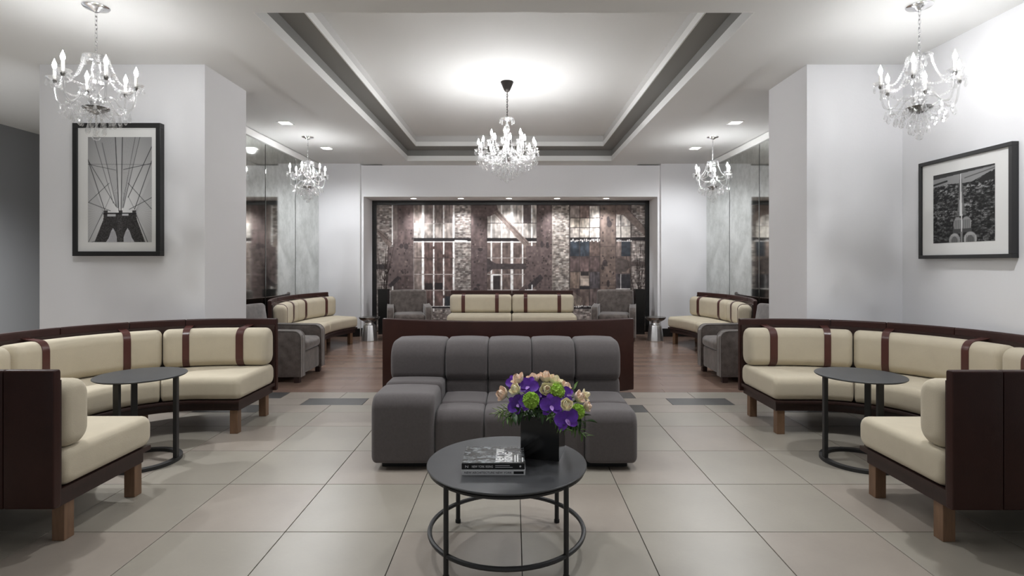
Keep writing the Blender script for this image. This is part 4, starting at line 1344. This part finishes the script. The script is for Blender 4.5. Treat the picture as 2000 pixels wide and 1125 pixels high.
def stem(o, pos, q):
    """curved stem from the bloom back into the vase, in the bloom's own frame"""
    inv = q.to_matrix().inverted()
    end = NECK + Vector(((pos.x - NECK.x) * 0.25, (pos.y - NECK.y) * 0.25, 0.0))
    end.x = max(vx - 0.07, min(vx + 0.07, end.x)); end.y = max(vy - 0.07, min(vy + 0.07, end.y))
    mid = (pos + end) / 2 + Vector((0, 0, -0.015))
    pts = [inv @ (p - pos) for p in (pos - (q @ Vector((0, 0, 0.004))), mid, end)]
    MB().tube(pts, 0.0022, 5).build('stem', 'leaf', o)
def flower(name, label, cat, pos, q, group):
    o = thing(name, label, cat, pos, 0, group)
    o.rotation_mode = 'QUATERNION'; o.rotation_quaternion = q
    stem(o, pos, q)
    return o
def orchid(px, py, Y, label, roll=0.0, s=1.0):
    pos = fpos(px, py, Y)
    d = (pos - NECK).normalized() * 0.6 + Vector((0, -1.0, 0.15))
    q = facing(pos, d) @ Euler((0, 0, roll)).to_quaternion()
    o = flower('orchid_bloom', label, 'flower', pos, q, 'violet orchids in the bouquet')
    o.scale = (1, 1, 1)
    for k, (me, a, z) in enumerate((('orchid_sepal', 90, 0.0), ('orchid_sepal', 222, 0.0), ('orchid_sepal', 318, 0.0), ('orchid_side', 15, 0.003), ('orchid_side', 165, 0.003))):
        p = link('petal', PM[me], o, (0, 0, z), (0, 0, math.radians(a))); p.scale = (s, s, s)
    p = link('lip', PM['orchid_lip'], o, (0, 0, 0.006), (0, 0, math.radians(270))); p.scale = (s, s, s)
def rose(px, py, Y, label, kind='peach', s=1.0, toward=None, openness=1.0):
    pos = fpos(px, py, Y)
    q = facing(pos, toward) @ Euler((0, 0, random.uniform(0, 6))).to_quaternion()
    o = flower('lisianthus_bloom', label, 'flower', pos, q, 'blush and ivory blooms in the bouquet')
    for ringk, (n, me, tilt, z, sc) in enumerate(((5, kind + '_out', -18 * openness, -0.012, 1.0), (5, kind + '_in', -40, -0.010, 1.0), (3, ('cream' if kind == 'peach' else 'peach') + '_in', -68, -0.006, 0.8))):
        for k in range(n):
            a = 2 * PI * k / n + ringk * 0.6 + random.uniform(-0.15, 0.15)
            p = link('petal', PM[me], o, (0.004 * math.cos(a), 0.004 * math.sin(a), z), (0, math.radians(tilt + random.uniform(-8, 8)), a))
            p.scale = (s * sc, s * sc, s * sc)
def lime_ball(px, py, Y, label, r=0.032):
    pos = fpos(px, py, Y)
    q = facing(pos)
    o = flower('green_flower_head', label, 'flower', pos, q, 'lime green flower heads in the bouquet')
    MB().lathe([(0.0001, -r * 0.8), (r * 0.6, -r * 0.55), (r * 0.8, 0), (r * 0.6, r * 0.6), (0.0001, r * 0.8)], 10).build('core', 'leaf', o)
    mb = MB()
    src = PM['floret']
    vsrc = [v.co.copy() for v in src.vertices]; fsrc = [tuple(p.vertices) for p in src.polygons]
    N = 46
    for i in range(N):
        zz = 1 - 1.7 * i / (N - 1)
        a = i * 2.39996
        rr = math.sqrt(max(0, 1 - zz * zz))
        nrm = Vector((rr * math.cos(a), rr * math.sin(a), zz))
        for k in range(4):
            T = Matrix.Translation(nrm * r * (0.78 + 0.2 * ((i * 37) % 10) / 10)) @ nrm.to_track_quat('Z', 'Y').to_matrix().to_4x4() @ Matrix.Rotation(k * PI / 2 + i, 4, 'Z')
            mb.add([tuple(v) for v in vsrc], fsrc, T)
    tag(mb.build('florets', 'lime', o, angle=60), kind='stuff')
def sprig(px, py, Y, label, kind, n, L, spread=0.9):
    """leafy sprig whose tip hangs at the given place"""
    pos = fpos(px, py, Y)
    d = pos - NECK
    o = thing('foliage_sprig', label, 'leaves', NECK, 0, 'greenery in the bouquet')
    pts = [Vector((0, 0, 0)), d * 0.35 + Vector((0, 0, 0.05)), d * 0.7 + Vector((0, 0, 0.035)), d]
    path = []
    for k in range(13):
        f = k / 12
        a, b, c_, e = pts
        path.append(a * (1 - f) ** 3 + b * 3 * f * (1 - f) ** 2 + c_ * 3 * f * f * (1 - f) + e * f ** 3)
    MB().tube(path, 0.0018, 5).build('stem', 'leaf', o)
    for k in range(n):
        f = 0.45 + 0.55 * k / max(1, n - 1)
        p = path[min(12, int(f * 12))]
        t_ = (path[min(12, int(f * 12) + 1)] - path[max(0, int(f * 12) - 1)]).normalized()
        a = k * 2.4
        side = t_.orthogonal().normalized()
        dirv = (t_ * 0.6 + Matrix.Rotation(a, 3, t_) @ side * spread).normalized()
        lo = link('leaf', PM[kind], o, p)
        lo.rotation_mode = 'QUATERNION'; lo.rotation_quaternion = dirv.to_track_quat('X', 'Z')
        s = L * random.uniform(0.8, 1.2); lo.scale = (s, s, s)

orchid(1035, 783, 2.63, 'violet orchid facing left at the left of the bouquet, above the lime head', 0.3, 1.1)
orchid(1010, 790, 2.64, 'lowest-left violet orchid in the bouquet', 1.0, 1.0)
orchid(1033, 755, 2.68, 'topmost violet orchid between the blush blooms', -0.3, 1.05)
orchid(1003, 747, 2.72, 'violet orchid peeking out at the upper left of the bouquet', 0.5, 0.8)
orchid(1052, 772, 2.66, 'violet orchid behind the lime head near the middle', 0.8, 0.9)
orchid(1076, 792, 2.60, 'open violet orchid in the middle front of the bouquet', 0.1, 1.15)
orchid(1106, 772, 2.66, 'violet orchid at the upper right beside a blush bloom', 1.3, 0.85)
orchid(1105, 818, 2.58, 'lowest violet orchid at the lower right, over the vase edge', 0.25, 1.25)
rose(1014, 743, 2.70, 'blush bloom at the top left of the bouquet')
rose(985, 770, 2.68, 'leftmost blush bloom standing clear of the bouquet', 'peach', 1.05, Vector((-0.8, -0.5, 0.35)))
rose(1009, 763, 2.66, 'blush bloom between the two upper left orchids', 'cream', 0.95)
rose(1043, 743, 2.73, 'blush bloom at the top middle of the bouquet', 'peach', 1.05)
rose(1066, 742, 2.74, 'large blush bloom at the crown of the bouquet', 'peach', 1.15)
rose(1083, 748, 2.73, 'ivory bloom at the upper right of the crown', 'cream', 1.1)
rose(1067, 762, 2.66, 'ivory-green bloom facing forward above the middle orchid', 'cream', 1.05, Vector((0.1, -1, 0.5)))
rose(1102, 758, 2.72, 'blush bloom at the upper right shoulder of the bouquet', 'peach', 0.95)
rose(1105, 795, 2.545, 'open blush bloom just above the lowest orchid', 'cream', 1.1, Vector((0.2, -0.8, 0.9)), 1.6)
rose(1128, 777, 2.68, 'blush bloom at the right side of the bouquet', 'peach', 1.0, Vector((0.8, -0.5, 0.5)))
rose(1143, 772, 2.72, 'pale green bud at the far upper right of the bouquet', 'cream', 0.75, Vector((1, -0.2, 0.5)), 0.3)
rose(1144, 794, 2.70, 'peach bloom at the far right edge of the bouquet', 'peach', 0.85, Vector((1, -0.3, 0.1)))
lime_ball(1037, 782, 2.575, 'lime green flower head at the front left of the bouquet', 0.031)
lime_ball(1087, 766, 2.66, 'lime green flower head at the upper right of the bouquet', 0.034)
lime_ball(1128, 804, 2.63, 'lime green flower head at the lower right of the bouquet', 0.028)
sprig(970, 808, 2.66, 'feathery sprig hanging out at the left of the vase', 'needlepale', 34, 1.35)
sprig(985, 820, 2.62, 'lower feathery sprig drooping left of the vase', 'needle', 32, 1.3)
sprig(1003, 808, 2.60, 'short dark leaf sprig at the lower left rim', 'leafdark', 9, 0.8)
sprig(1143, 852, 2.64, 'sprig hanging down over the right side of the vase', 'needle', 30, 1.3)
sprig(1103, 842, 2.56, 'sprig hanging down over the front of the vase', 'needle', 26, 1.25)
sprig(1140, 825, 2.66, 'leafy sprig at the right rim of the vase', 'leafdark', 12, 0.9)
sprig(1055, 808, 2.58, 'dark leaf sprig low in the middle of the bouquet', 'leafdark', 12, 0.7)
sprig(1080, 818, 2.58, 'mixed leaf sprig over the front rim', 'leaf', 12, 0.7)
sprig(1122, 760, 2.74, 'upright leaf sprig at the upper right of the bouquet', 'leaf', 9, 0.7)
sprig(1048, 765, 2.72, 'leaf sprig deep among the upper blooms', 'leafdark', 12, 0.8)
sprig(1112, 790, 2.70, 'leaf sprig deep among the right-hand blooms', 'leafdark', 12, 0.8)
